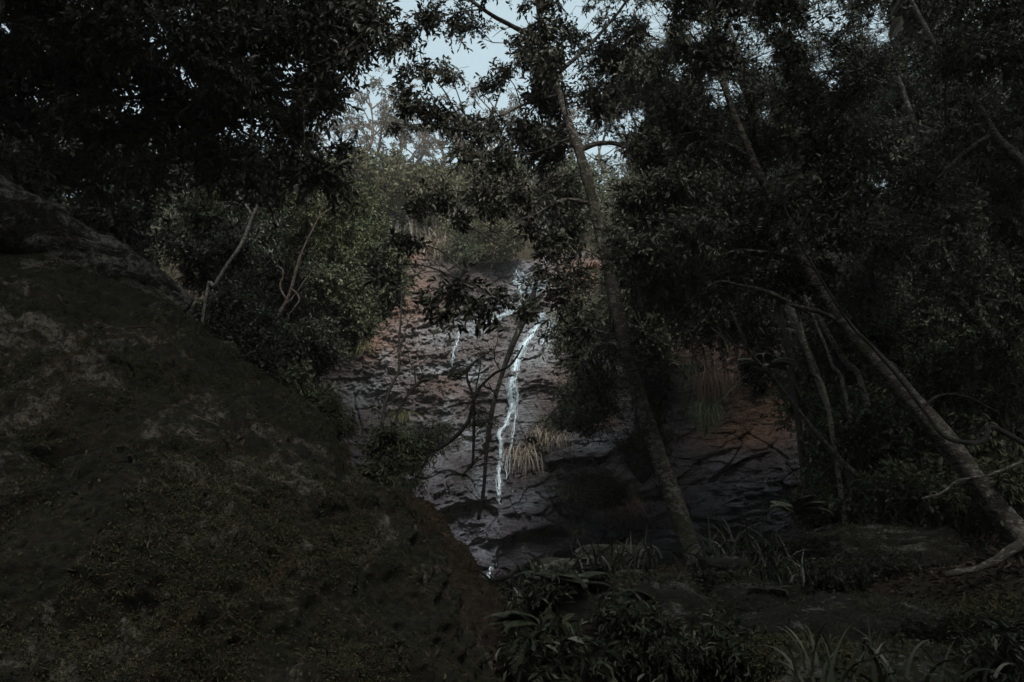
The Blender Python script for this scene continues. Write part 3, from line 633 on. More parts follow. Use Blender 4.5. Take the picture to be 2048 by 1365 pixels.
def shrub(name, label, px, py, Y, w, h, tau, leaf, lmat, seed, sub=9, group=None, bmat='bark_dark', asp=.4, per=10, droop=.25, flat=1.0, dz=1.0):
    """a bushy plant filling w x h pixels about (px, py)"""
    if lmat == 'leaf_dark' and px < 620: lmat = 'leaf_gully'  # left shrubs swap to the copy with shade in its colour
    rng = np.random.default_rng(seed)
    C0 = at(px, py, Y); s = pxm(Y)
    base = at(px + rng.uniform(-.1, .1) * w, py + h * .3, Y + .45 * w * s); e = empty(name, base, label, 'shrub' if 'shrub' in name or 'bush' in name else 'tree', group)
    lm, tm = MB(), MB(); sm = MB()
    for k in range(sub):
        a = rng.uniform(0, 6.28); rr = math.sqrt(rng.uniform(0, 1)) * .72
        cx_, cy_ = px + math.cos(a) * rr * w / 2, py + math.sin(a) * rr * h / 2
        dy = rng.uniform(-.5, .5) * w * s * dz; rx, ry = w * .5 * rng.uniform(.42, .68), h * .5 * rng.uniform(.42, .68)
        C = at(cx_, cy_, Y + dy)
        mid = (base + C) / 2 + rng.normal(size=3) * .06 * w * s
        branch_tube(sm, [base, mid, C], [.02 * w * s + .01, .012 * w * s + .006, .004 * w * s + .003], 12, 6, .1, seed)
        clump(lm, tm, C, np.array([rx, (rx + ry) / 2 * dz, ry]) * s, nspray(rx, ry, tau, leaf, Y, per, asp), leaf, rng, per, asp, droop)
    sm.build('trunk', M[bmat], e, loc=base)
    cr = lm.build('crown', M[lmat], e, loc=base, smooth=False); tm.build('twigs', M[bmat], cr, loc=base)
    return e
G1 = 'leafy shrubs crowding the left bank'
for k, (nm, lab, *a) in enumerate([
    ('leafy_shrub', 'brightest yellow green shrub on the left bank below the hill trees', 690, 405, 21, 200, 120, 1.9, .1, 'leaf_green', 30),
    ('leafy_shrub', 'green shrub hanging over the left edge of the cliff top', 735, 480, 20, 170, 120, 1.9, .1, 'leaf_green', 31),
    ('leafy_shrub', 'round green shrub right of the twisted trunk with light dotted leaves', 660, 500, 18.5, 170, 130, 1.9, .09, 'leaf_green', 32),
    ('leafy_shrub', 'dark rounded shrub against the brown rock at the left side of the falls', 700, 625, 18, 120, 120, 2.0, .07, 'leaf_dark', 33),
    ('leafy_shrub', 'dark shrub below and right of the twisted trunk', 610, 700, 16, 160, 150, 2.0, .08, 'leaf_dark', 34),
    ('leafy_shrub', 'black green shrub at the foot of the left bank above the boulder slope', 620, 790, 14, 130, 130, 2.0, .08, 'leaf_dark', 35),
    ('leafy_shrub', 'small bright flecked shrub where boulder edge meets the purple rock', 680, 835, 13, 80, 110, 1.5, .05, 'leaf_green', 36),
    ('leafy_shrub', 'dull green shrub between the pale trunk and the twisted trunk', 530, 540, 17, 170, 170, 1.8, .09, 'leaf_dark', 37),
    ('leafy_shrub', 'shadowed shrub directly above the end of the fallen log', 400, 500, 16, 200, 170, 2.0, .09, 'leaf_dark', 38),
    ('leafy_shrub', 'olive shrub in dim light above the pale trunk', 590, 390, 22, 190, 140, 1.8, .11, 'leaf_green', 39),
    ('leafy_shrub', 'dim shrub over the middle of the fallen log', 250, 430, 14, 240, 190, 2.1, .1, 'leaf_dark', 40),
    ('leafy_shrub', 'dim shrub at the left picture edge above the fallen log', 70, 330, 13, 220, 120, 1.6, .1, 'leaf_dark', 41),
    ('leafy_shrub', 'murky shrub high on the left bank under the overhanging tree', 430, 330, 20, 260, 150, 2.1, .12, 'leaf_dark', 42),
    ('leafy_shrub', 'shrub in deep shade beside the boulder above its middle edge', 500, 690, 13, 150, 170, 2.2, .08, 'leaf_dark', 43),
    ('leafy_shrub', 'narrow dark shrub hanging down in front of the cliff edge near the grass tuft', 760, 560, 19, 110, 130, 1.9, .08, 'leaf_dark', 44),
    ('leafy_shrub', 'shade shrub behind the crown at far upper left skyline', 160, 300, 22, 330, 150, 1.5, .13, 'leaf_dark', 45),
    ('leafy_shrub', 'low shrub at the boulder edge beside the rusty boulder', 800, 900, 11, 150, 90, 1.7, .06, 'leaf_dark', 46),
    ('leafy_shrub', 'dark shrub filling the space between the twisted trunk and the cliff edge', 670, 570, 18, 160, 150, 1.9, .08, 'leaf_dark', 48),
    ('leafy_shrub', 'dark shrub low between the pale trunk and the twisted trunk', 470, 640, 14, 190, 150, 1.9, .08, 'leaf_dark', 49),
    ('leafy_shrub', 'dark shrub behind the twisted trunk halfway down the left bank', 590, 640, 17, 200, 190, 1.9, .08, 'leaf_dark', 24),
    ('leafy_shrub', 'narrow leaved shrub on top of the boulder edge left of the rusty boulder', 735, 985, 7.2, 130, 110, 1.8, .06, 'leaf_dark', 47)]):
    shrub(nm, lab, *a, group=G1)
G2 = 'leafy shrubs rooted on the cliff'
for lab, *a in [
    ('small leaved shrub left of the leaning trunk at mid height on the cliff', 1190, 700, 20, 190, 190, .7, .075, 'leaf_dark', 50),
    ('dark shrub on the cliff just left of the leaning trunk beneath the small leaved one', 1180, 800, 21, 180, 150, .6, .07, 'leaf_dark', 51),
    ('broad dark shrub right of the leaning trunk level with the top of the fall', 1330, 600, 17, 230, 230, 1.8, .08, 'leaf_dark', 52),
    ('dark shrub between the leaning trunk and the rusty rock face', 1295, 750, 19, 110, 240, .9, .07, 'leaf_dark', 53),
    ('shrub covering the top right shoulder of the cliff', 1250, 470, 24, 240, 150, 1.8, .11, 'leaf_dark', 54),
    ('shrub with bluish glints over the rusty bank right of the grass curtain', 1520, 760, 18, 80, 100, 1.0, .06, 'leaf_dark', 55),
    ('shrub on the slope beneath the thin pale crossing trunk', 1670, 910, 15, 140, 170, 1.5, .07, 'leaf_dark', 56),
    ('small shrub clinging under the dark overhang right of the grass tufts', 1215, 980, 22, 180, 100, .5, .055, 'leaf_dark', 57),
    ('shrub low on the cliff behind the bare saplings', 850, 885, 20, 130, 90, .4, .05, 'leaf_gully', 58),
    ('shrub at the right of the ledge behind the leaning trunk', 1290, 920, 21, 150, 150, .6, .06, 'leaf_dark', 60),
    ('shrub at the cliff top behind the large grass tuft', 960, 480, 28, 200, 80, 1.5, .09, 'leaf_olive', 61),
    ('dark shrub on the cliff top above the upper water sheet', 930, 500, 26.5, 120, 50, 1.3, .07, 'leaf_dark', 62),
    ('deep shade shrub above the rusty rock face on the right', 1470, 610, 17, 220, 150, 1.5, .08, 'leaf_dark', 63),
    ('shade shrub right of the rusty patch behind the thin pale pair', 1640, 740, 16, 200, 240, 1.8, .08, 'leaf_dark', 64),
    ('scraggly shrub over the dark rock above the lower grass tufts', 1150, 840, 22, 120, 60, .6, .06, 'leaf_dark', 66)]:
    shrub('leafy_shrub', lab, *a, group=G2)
G3 = 'shaded shrubs on the right slope'
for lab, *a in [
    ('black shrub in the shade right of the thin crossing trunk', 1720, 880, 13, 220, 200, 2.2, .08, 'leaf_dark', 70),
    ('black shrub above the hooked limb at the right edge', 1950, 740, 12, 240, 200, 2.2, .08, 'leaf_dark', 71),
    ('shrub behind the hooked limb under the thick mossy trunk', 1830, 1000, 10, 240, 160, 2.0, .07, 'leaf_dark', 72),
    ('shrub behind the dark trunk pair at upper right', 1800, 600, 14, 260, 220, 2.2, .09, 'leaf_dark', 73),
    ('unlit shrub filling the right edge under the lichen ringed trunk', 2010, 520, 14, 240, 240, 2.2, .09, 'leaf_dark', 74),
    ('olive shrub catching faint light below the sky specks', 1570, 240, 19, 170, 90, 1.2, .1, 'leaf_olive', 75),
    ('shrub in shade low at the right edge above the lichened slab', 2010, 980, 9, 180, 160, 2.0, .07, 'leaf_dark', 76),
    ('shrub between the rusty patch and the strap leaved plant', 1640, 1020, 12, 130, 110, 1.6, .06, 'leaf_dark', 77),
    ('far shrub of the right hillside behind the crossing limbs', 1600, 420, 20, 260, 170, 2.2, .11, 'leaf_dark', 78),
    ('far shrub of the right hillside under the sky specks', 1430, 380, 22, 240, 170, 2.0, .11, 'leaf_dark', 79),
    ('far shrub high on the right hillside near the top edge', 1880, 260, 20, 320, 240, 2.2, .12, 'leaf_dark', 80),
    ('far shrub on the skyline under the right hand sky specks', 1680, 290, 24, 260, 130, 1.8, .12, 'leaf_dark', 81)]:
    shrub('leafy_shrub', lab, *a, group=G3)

# ------------------------------------------------------------------ bushes on the hill above the falls, trees on its ridge
def hill_bush(lmat, seed, leaf=.17):
    rng = np.random.default_rng(seed); e = empty('hill_bush', (0, 0, 0), 'x', 'bush', 'olive bushes covering the hill above the waterfall')
    lm, tm, sm = MB(), MB(), MB()
    for k in range(7):
        a = rng.uniform(0, 6.28); r = rng.uniform(.1, 1.1); C = np.array([math.cos(a) * r, math.sin(a) * r * .8, rng.uniform(1.1, 2.7)])
        branch_tube(sm, [(0, 0, -1.2), C * [.35, .35, .4] + rng.normal(size=3) * .12, C], [.06, .04, .02], 10, 5, .1, seed)
        clump(lm, tm, C, (.75, .7, .5), 34, leaf, rng, 12, .34, .1, tl=(1.4, 3))
    sm.build('trunk', M['bark_pale'], e); cr = lm.build('crown', M[lmat], e, smooth=False); tm.build('twigs', M['bark_red'], cr)
    return e
def dup(o, parent=None):
    c = o.copy(); COL.objects.link(c)
    if parent: c.parent = parent
    for ch in [q for q in ALL if q.parent == o]: dup(ch, c)
    return c
HB = [hill_bush('leaf_olive', 1), hill_bush('leaf_olive', 2), hill_bush('leaf_brown', 3), hill_bush('leaf_green', 4)]
ALL = list(bpy.data.objects)
rng = np.random.default_rng(77)
spots = []
for row, Yh in enumerate(np.linspace(30, 53.5, 11)):
    for px_ in np.arange(380 + (row % 2) * 40, 1560, 88):
        spots.append((px_ + rng.uniform(-20, 20), Yh + rng.uniform(-.8, .8), row))
used = set(); ROWN = ['lowest', 'second lowest', 'third', 'fourth', 'fifth', 'middle', 'seventh', 'eighth', 'ninth', 'second highest', 'highest']
lmw = [MB(), MB()]; SEEN = set()
for i, (px_, Yh, row) in enumerate(spots):
    x = (px_ - CX) / F_PX * Yh / 0.93; zz = float(groundZ(np.array(x), np.array(Yh)))
    if not 620 < px_ < 1120:          # the wooded hillside to both sides: one mass behind the near crowns
        for q in range(3): clump(lmw[0], lmw[1], (x + rng.normal() * .8, Yh + rng.normal() * .8, zz + rng.uniform(.6, 2.2)), (1.5, 1.4, 1.0), 60, .22, rng, 12, .36, .2)
        continue
    k = int(rng.choice([0, 1, 2, 3], p=[.4, .25, .2, .15]))
    if px_ < 760 and row < 7: k = 3 if rng.random() < .6 else 0
    o = HB[k] if k not in used else dup(HB[k]); used.add(k)
    o.location = (x, Yh, zz - .3); s_ = rng.uniform(.85, 1.25) * (.8 + Yh / 170) * (.62 if row > 8 else .75 if row > 5 else 1)
    o.scale = (s_, s_, s_ * rng.uniform(.85, 1.15)); o.rotation_euler[2] = rng.uniform(0, 6.28)
    col = ['olive', 'olive', 'rusty brown', 'green'][k]
    pl = ['left of the sky patch', 'below the sky patch', 'right of the sky patch', 'left of the hanging crown', 'behind the hanging crown', 'behind the leaning trunk'][int(np.searchsorted([700, 780, 860, 940, 1030], px_))]
    lb_ = '%s bush in %s row of the hill, %s' % (col, ROWN[row], pl); o['label'] = lb_ + (', right one' if lb_ in SEEN else ''); SEEN.add(lb_); o['group'] = 'bushes on the hill above the waterfall'
wo_ = lmw[0].build('wooded_hillside', M['leaf_dark'], smooth=False); tag(wo_, 'dark wooded hillside behind the trees on both sides of the falls', 'woodland', kind='stuff')
def ridge_tree(seed, H):
    rng = np.random.default_rng(seed); e = empty('gum_tree', (0, 0, 0), 'x', 'tree', 'gum trees along the ridge against the sky')
    tm = MB(); lm, wm_ = MB(), MB()
    top = np.array([rng.uniform(-.5, .5), 0, H * .8]); trunk = [np.array([0, 0, -1]), top * .3 + rng.normal(size=3) * .15, top * .65 + rng.normal(size=3) * .2, top]
    branch_tube(tm, trunk, [.11, .09, .065, .03], 24, 7, .15, seed)
    TP = smooth_path(trunk, 20)
    for k in range(11):
        a = TP[rng.integers(7, 19)]; d = norm(np.array([rng.normal(), rng.normal() * .8, rng.uniform(.5, 1.3)])); L = rng.uniform(.18, .36) * H
        C = a + d * L; C[2] = min(C[2], H)
        branch_tube(tm, [a, (a + C) / 2 + rng.normal(size=3) * .12, C], [.045, .03, .014], 10, 5, .1, seed)
        clump(lm, wm_, C, (H * .14, H * .13, H * .075), 14, .16, rng, 12, .26, .5, tl=(1.5, 3.2))
    tm.build('trunk', M['bark_red'], e); cr = lm.build('crown', M['leaf_brown'], e, smooth=False); wm_.build('twigs', M['bark_red'], cr)
    return e
RT = [ridge_tree(5, 6.0), ridge_tree(6, 5.2), ridge_tree(9, 4.4)]
ALL = list(bpy.data.objects)
for i, (px_, k, s_, lab) in enumerate([
    (725, 0, 1.08, 'tallest wispy gum tree on the ridge beside the open patch of sky'), (795, 0, 1.12, 'gum tree on the ridge just right of the tallest, touching the hanging leaves'),
    (690, 1, .95, 'gum tree on the ridge half hidden by the dark left tree'), (760, 1, .95, 'thin gum tree between the two tallest on the ridge'), (835, 1, 1.0, 'gum tree on the ridge under the hanging leaves of the leaning tree'),
    (870, 2, 1.0, 'small gum tree on the ridge at a gap low in the hanging leaves'), (920, 0, .9, 'gum tree on the ridge behind the left half of the leaning tree crown'),
    (1000, 0, 1.15, 'tall gum tree on the ridge with orange tinted top behind the leaning tree'), (960, 2, 1.0, 'small gum tree on the ridge left of the orange tinted one'), (1060, 1, 1, 'gum tree on the ridge left of the ringed trunk'),
    (1130, 0, 1, 'gum tree on the ridge behind the ringed trunk'), (1210, 1, 1, 'gum tree on the ridge right of the ringed trunk'), (1300, 0, .9, 'gum tree on the ridge far right of the ringed trunk'), (640, 2, 1, 'gum tree on the ridge deep behind the left tree')]):
    o = RT[k] if i in (0, 3, 5) else dup(RT[k])
    Yh = 54 + (i % 3); x = (px_ - CX) / F_PX * Yh / .915
    o.location = (x, Yh, float(groundZ(np.array(x), np.array(Yh)))); s_ *= 1.42; o.scale = (s_,) * 3; o.rotation_euler[2] = i * 1.3; o['label'] = lab

# ------------------------------------------------------------------ bushes covering the two banks of the gully
BB = []
for k in range(3):
    rng = np.random.default_rng(900 + k); e = empty('bank_bush', (0, 0, 0), 'x', 'bush', 'x'); lm, tm, sm = MB(), MB(), MB()
    for q in range(8):
        a = rng.uniform(0, 6.28); r = rng.uniform(.1, 1.0); C = np.array([math.cos(a) * r, math.sin(a) * r * .8, rng.uniform(.5, 2.3)])
        branch_tube(sm, [(0, 0, -.8), C * [.4, .4, .5] + rng.normal(size=3) * .12, C], [.05, .03, .012], 10, 5, .1, q)
        clump(lm, tm, C, (.62, .6, .5), 75, .085, rng, 11, .38, .3)
    sm.build('trunk', M['bark'], e); cr = lm.build('crown', M['leaf_dark'], e, smooth=False); tm.build('twigs', M['bark_dark'], cr); BB.append(e)
ALL = list(bpy.data.objects); rng = np.random.default_rng(901); n_ = 0
for side, XR, YR in (('left', (-13.5, -5.3), (8.5, 27)), ('right', (5.6, 15), (9.5, 27))):
    ORD = ['first', 'second', 'third', 'fourth', 'fifth', 'sixth', 'seventh', 'eighth', 'ninth', 'tenth']
    for iy, Yh in enumerate(np.arange(YR[0], YR[1], 2.1)):
        for ix, x in enumerate(np.arange(XR[0], XR[1], 1.9)):
            x_, y_ = x + rng.uniform(-.6, .6), Yh + rng.uniform(-.7, .7); zz = float(groundZ(np.array(x_), np.array(y_)))
            px_, py_ = pix(np.array([x_, y_, zz + 1.2]))
            if not -90 < px_ < 2140: continue
            if side == 'left' and px_ > 640 or side == 'right' and px_ < 1640: continue
            o = BB[n_] if n_ < 3 else dup(BB[n_ % 3]); n_ += 1
            o.location = (x_, y_, zz - .1); s_ = rng.uniform(.8, 1.25); o.scale = (s_, s_, s_); o.rotation_euler[2] = rng.uniform(0, 6.28)
            o['label'] = 'dark bush on the %s bank, %s row back, %s from the left in it' % (side, ORD[iy], ORD[ix]); o['group'] = 'dark bushes covering the %s bank' % side
# ------------------------------------------------------------------ grass, strap leaved plants and ferns
def blades(m, base, n, L, wdt, rng, spread=.5, up=.3, grav=1.4, r0=.08, face=None, seg=6):
    base = np.asarray(base, float)
    a = rng.uniform(0, 6.28, n); el = rng.uniform(.15, 1, n)
    D = np.stack([np.cos(a) * spread * el, np.sin(a) * spread * el, up + rng.uniform(-.2, .3, n)], 1)
    if face is not None: D = D + np.asarray(face)
    D = norm(D); Ln = L * rng.uniform(.55, 1.1, n); P = base + np.stack([rng.normal(size=n) * r0, rng.normal(size=n) * r0 * .5, rng.normal(size=n) * r0 * .4], 1)
    S = norm(np.cross(D, rng.normal(size=(n, 3)) * .6 + np.array([0, 1., .2])))
    Vs = []; g = grav * rng.uniform(.5, 1.4, n)
    for k in range(seg + 1):
        t_ = k / seg; w_ = wdt * (1 - t_)**.6 * .5 + 1e-4
        Vs += [P - S * w_, P + S * w_]
        P = P + D * (Ln / seg)[:, None]; D = norm(D + DOWN * (g / seg)[:, None])
    V = np.stack(Vs, 1).reshape(-1, 3); o = np.arange(n)[:, None] * (2 * seg + 2)
    m.add(V, np.concatenate([o + [[2 * k, 2 * k + 1, 2 * k + 3, 2 * k + 2]] for k in range(seg)], 0))
def tuft(label, px, py, w, h, mat, n=150, grav=2.6, up=.15, wd=.016, Y=None, seed=0, name='grass_tuft', cat='grass tuft', group='grass tufts hanging on the cliff', n2=3):
    rng = np.random.default_rng(seed + 500)
    n = int(n * (.6 if Y is None and grav > 2.5 else 1)); m = MB(); P0 = on_cliff(px, py, .03) if Y is None else at(px, py, Y); s = pxm(P0[1])
    for k in range(n2):
        ox = (k - (n2 - 1) / 2) / max(n2, 1) * w * .75
        B = on_cliff(px + ox, py + rng.uniform(-4, 4), .05) if Y is None else at(px + ox, py + rng.uniform(-.05, .05) * h, Y + rng.uniform(-.1, .1))
        blades(m, B, n // n2, h * s * (1.35 if Y is None else 1.05), wd, rng, .34 if Y is None else .6, up, grav, w * s * .2, face=(0, -.3, 0) if Y is None else None)
    o = m.build(name, M[mat], loc=P0, smooth=True); o.location = P0
    return tag(o, label, cat, group)
for i, a in enumerate([
    ('large straw coloured grass tuft at the top left of the cliff', 885, 508, 70, 60, 'dry_grass', 420, 2.0, .25, .02),
    ('green and straw tuft spilling beside the large one at the cliff top', 915, 512, 44, 50, 'green_grass', 260, 2.2, .2, .02),
    ('narrow straw tuft on the cliff top right of the centre', 1006, 478, 22, 44, 'dry_grass', 120, 2.4, .2, .018),
    ('straw tuft hanging left of the main stream under the hanging leaves', 898, 628, 20, 34, 'green_grass', 100, 2.6, .1, .015),
    ('fountain shaped straw tuft right of the lower stream, the lowest of three', 1048, 908, 46, 62, 'dry_grass', 170, 3.2, .1, .016),
    ('straw tuft highest of the three right of the lower stream', 1082, 862, 40, 36, 'dry_grass', 110, 3.0, .1, .014),
    ('wide straw tuft right of the other two by the lower stream', 1110, 872, 56, 46, 'dry_grass', 150, 3.0, .1, .014),
    ('faded tuft high on the dark ledge left of the leaning trunk', 1213, 842, 30, 44, 'rust_grass', 80, 3.0, .1, .014),
    ('rusty brown tuft on the slab beside the foot of the leaning trunk', 1240, 1000, 50, 72, 'rust_grass', 230, 3.0, .1, .016),
    ('sparse thin tuft low on the cliff left of the rusty one', 1155, 1068, 34, 50, 'dry_grass', 50, 3.2, .1, .012),
    ('green bladed tuft on the brown rock by the left bank shrubs', 712, 700, 56, 40, 'green_grass', 220, 2.2, .2, .02),
    ('yellow green tuft at the top of the grass curtain on the right', 1378, 742, 50, 40, 'green_grass', 180, 2.4, .2, .018),
    ('long rusty curtain of grass on the right rock face', 1425, 752, 66, 80, 'rust_grass', 420, 4.0, 0, .016),
    ('grey green lower curtain of grass on the right rock face', 1405, 815, 54, 84, 'green_grass', 320, 4.0, 0, .014),
    ('short pale tuft under the bare saplings left of the stream', 806, 830, 30, 36, 'green_grass', 90, 2.4, .1, .014),
    ('small yellow tuft on the dark rock right of the leaning trunk', 1308, 572, 34, 20, 'green_grass', 80, 2.4, .2, .016),
    ('small tuft beside the rusty rock right of the upper stream', 1260, 1085, 30, 24, 'green_grass', 60, 2.4, .2, .012)]):
    lab, px_, py_, w_, h_, mt, n_, gr, up_, wd_ = a
    tuft(lab, px_, py_, w_, h_, mt, n_, gr, up_, wd_, None, i)
for i, a in enumerate([
    ('strap leaved plant with shining blades below the right rock slabs', 1490, 1120, 150, 95, 9.5, 150), ('strap leaved plant nearest the foot of the leaning trunk', 1420, 1130, 80, 50, 9.2, 60),
    ('strap leaved plant arching over the small lit rock', 1560, 1165, 120, 75, 8, 80), ('strap leaved plant in the lower right corner', 1860, 1360, 170, 120, 3.8, 60),
    ('strap leaved plant at the bottom right of centre beside the roots', 1660, 1370, 130, 130, 3.6, 60), ('strap leaved plant low at the bottom edge under the flat slab', 1760, 1375, 120, 130, 3.6, 60),
    ('strap leaved plant against the left side of the leaning trunk foot', 1250, 1130, 160, 60, 8.5, 110), ('grassy plant on top of the dark square rock', 1100, 1165, 120, 60, 6, 90)]):
    lab, px_, py_, w_, h_, Yg, n_ = a; n_ = int(n_ * (.7 if Yg > 5 else .28))
    tuft(lab, px_, py_, w_, h_, 'strap', n_, 2.0, .7, .02 * (1 if Yg > 5 else .8), Yg, 40 + i, 'strap_leaved_plant', 'plant', 'strap leaved plants on the gully floor', 4)
def fern(label, px, py, Y, wpx, nf, seed, mat=None, up=.9, asp=.16, grav=1.5, pin=None):
    mat = mat or ('fern' if Y > 9 else 'leaf_gully'); rng = np.random.default_rng(seed); B = at(px, py, Y); s = pxm(Y); L = wpx * s; e = empty('fern', B, label, 'fern', 'ferns in the gully')  # near ferns take the leaf copy with shade in its colour
    for k in range(nf):
        a = rng.uniform(0, 6.28); D = norm(np.array([math.cos(a), math.sin(a) * .7, up * rng.uniform(.6, 1.3)])); P_ = np.zeros(3); n = 26; Ps, Ds = [], []
        for i in range(n):
            Ps.append(P_); Ds.append(D); P_ = P_ + D * L / n; D = norm(D + DOWN * grav / n)
        Ps, Ds = np.array(Ps), np.array(Ds); m = MB(); m.tube(Ps, np.linspace(.006, .0015, n), 4, 0, 0, False)
        side = norm(np.cross(Ds, [0, 0, 1.])); t_ = np.linspace(0, 1, n); pl = (pin or .26) * L * np.sin(np.clip(t_ * 1.05 + .1, 0, 1) * 3.1)**.8 + .01
        for sg in (-1, 1):
            dd = norm(side * sg + Ds * .45 + DOWN * .18)
            m.leaves(Ps[3:], dd[3:], norm(np.cross(side, Ds))[3:] * sg * -1, pl[3:], pl[3:] * asp + .004, .1)
        m.build('frond', M[mat], e)
for i, a in enumerate([('tree fern with pale arching fronds right of the grass curtain', 1530, 735, 12, 75, 9), ('fern with long fronds bowed over beside the dark slabs', 1590, 1030, 9.5, 80, 8),
                       ('fern draped on the dark square rock at the bottom centre', 1130, 1180, 5, 120, 10), ('fern in shade beneath the dark square rock top', 1070, 1260, 4, 110, 7),
                       ('fern beside the roots at the lower centre', 1290, 1220, 5, 110, 9),
                       ('fern on the boulder crest beside the rusty boulder', 700, 985, 6, 70, 7), ('fern at the upper left end of the flat lichened slab', 1540, 1190, 7, 60, 6)]):
    fern(*a, seed=700 + i)
for i, (lab, *a) in enumerate([('leafy plant drooping over the edge of the dark square rock', 1170, 1180, 5.2, 240, 80, 1.3, .055, 'leaf_gully', 90), ('leafy plant around the foot of the leaning tree', 1350, 1185, 7.5, 190, 90, 1.5, .06, 'leaf_gully', 91),
                               ('plant with long narrow leaves hanging low at the bottom centre', 1110, 1300, 4.4, 150, 130, .7, .08, 'leaf_gully', 92), ('leafy plant in front of the roots at the bottom', 1400, 1310, 4.8, 220, 130, 1.3, .05, 'leaf_gully', 93),
                               ('leafy plant at the bottom right edge', 2000, 1310, 4.2, 160, 140, 1.0, .05, 'leaf_gully', 94), ('leafy plant behind the flat lichened slab', 1700, 1130, 9, 280, 60, 1.3, .05, 'leaf_gully', 95),
                               ('dark leafy plant across the front of the square rock', 1250, 1270, 4.8, 260, 150, 1.2, .05, 'leaf_gully', 96)]):
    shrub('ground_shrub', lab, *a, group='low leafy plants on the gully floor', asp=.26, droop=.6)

# ------------------------------------------------------------------ boulders, rocks, the fallen log
def whale(name, label, cat, sil, mat, nu=420, nv=260, amp=.12, seed=0, kind=None, flat=1.0, fine=1.0):
    """a long rounded rock: rings of radius r (metres) that touch the outline points (px, py, Y, r) seen from the path"""
    S = smooth_path([at(a[0], a[1], a[2]) for a in sil], nu); rr = smooth_path([[a[3]] * 3 for a in sil], nu)[:, 0]
    T = norm(np.gradient(S, axis=0)); V_ = norm(S - EYE); E1 = norm(np.cross(T, V_)); E1 = E1 * np.sign(E1 @ np.array([.7, 0, .7]))[:, None]
    Pp = S - E1 * rr[:, None]; E2 = norm(np.cross(E1, T))
    th = np.arange(nv) / nv * 2 * np.pi
    D = np.cos(th)[None, :, None] * E1[:, None] + np.sin(th)[None, :, None] * E2[:, None] * flat
    e = np.linspace(0, 1, nu); cap = np.sqrt(np.clip(1 - ((np.abs(e - .5) * 2 - .95) / .05).clip(0)**2, 0.0004, 1))
    Q = Pp[:, None] + D * (rr * cap)[:, None, None]
    d = amp * .8 * fbm(Q[..., 0] * .75, Q[..., 1] * .75, Q[..., 2] * .75, 3, seed) + amp * .42 * fine * fbm(Q[..., 0] * 3, Q[..., 1] * 3, Q[..., 2] * 4.5, 4, seed + 5)
    d = d + amp * .13 * fine * fbm(Q[..., 0] * 18, Q[..., 1] * 18, Q[..., 2] * 22, 3, seed + 9)
    rid = np.abs(noise(Q[..., 0] * 1.3 + Q[..., 2], Q[..., 1] * 1.3, Q[..., 2] * 1.8, seed + 12)); d = d - amp * .7 * (1 - sst(0, .09, rid)) * sst(-.1, .3, noise(Q[..., 0], Q[..., 1], Q[..., 2], seed + 13))
    Q = Q + norm(D) * d[..., None]
    m = MB(); m.add(Q, grid_faces(nu, nv, True)); c = Pp[nu // 2]
    o = m.build(name, M[mat], loc=c); o.location = c
    return tag(o, label, cat, kind=kind)
b1 = whale('boulder', 'huge mossy boulder with pale lichen patches filling the lower left', 'boulder',
      [(-560, 440, 5.6, 2.2), (-250, 470, 5.4, 2.2), (0, 545, 5.2, 2.2), (200, 590, 5.1, 2.1), (400, 682, 5, 2), (520, 768, 4.9, 1.9), (620, 845, 4.8, 1.8), (735, 955, 4.6, 1.6), (820, 1060, 4.4, 1.4), (895, 1230, 4.2, 1.3), (945, 1400, 4.1, 1.2), (980, 1700, 4, 1.2)], 'boulder', 800, 640, .16, 1, fine=1.25)
b2 = whale('boulder', 'rusty orange topped boulder beside the cliff foot, behind the huge mossy one', 'boulder',
      [(640, 930, 7.4, .5), (755, 962, 7.2, .7), (830, 1000, 7, .8), (885, 1060, 6.8, .9), (930, 1130, 6.6, 1.0), (990, 1230, 6.3, 1), (1035, 1340, 6, 1), (1060, 1480, 5.8, 1)], 'boulder_red', 380, 380, .11, 2, fine=1.6)
b3 = whale('fallen_log', 'thick dark fallen log with pale lichen along its upper edge lying on the boulder', 'log',
      [(-300, 230, 4.9, .25), (0, 355, 5.1, .25), (100, 405, 5.3, .24), (250, 500, 5.6, .21), (330, 548, 5.8, .17), (396, 600, 5.95, .1)], 'log', 400, 140, .03, 3, fine=2)
def cover(o, n, L, mat, seed, name='moss', up=-.3, lift=.5):
    me = o.data; nf = len(me.polygons); C = np.empty(nf * 3); N = np.empty(nf * 3); A_ = np.empty(nf)
    me.polygons.foreach_get('center', C); me.polygons.foreach_get('normal', N); me.polygons.foreach_get('area', A_)
    C, N = C.reshape(-1, 3), N.reshape(-1, 3); N = N * (1 if (C * N).sum() > 0 else -1); c0 = np.array(o.location); rng = np.random.default_rng(seed)
    x, y = pix(C + c0); d = np.linalg.norm(C + c0 - EYE, axis=1)
    w_ = A_ * (N[:, 2] > up) * (((EYE - C - c0) * N).sum(1) > -.6) * (.12 + sst(-.1, .3, fbm(C[:, 0] * 2.4, C[:, 1] * 2.4, C[:, 2] * 2.4, 5, seed))) / (.5 + d * d * .05)
    w_ *= (x > -200) & (x < 2250) & (y > -100) & (y < 1500)
    if w_.sum() <= 0: return
    i = rng.choice(nf, n, p=w_ / w_.sum()); P = C[i] + rng.normal(size=(n, 3)) * L * .6 - N[i] * L * .1; Nn = N[i]
    D = norm(rng.normal(size=(n, 3)) * .8 + Nn * lift + DOWN * .25); l = L * rng.uniform(.4, 1.3, n)
    m = MB(); m.leaves(P, D, norm(Nn + rng.normal(size=(n, 3)) * .45), l, l * .34, .1)
    m.build(name, M[mat], o, smooth=False)
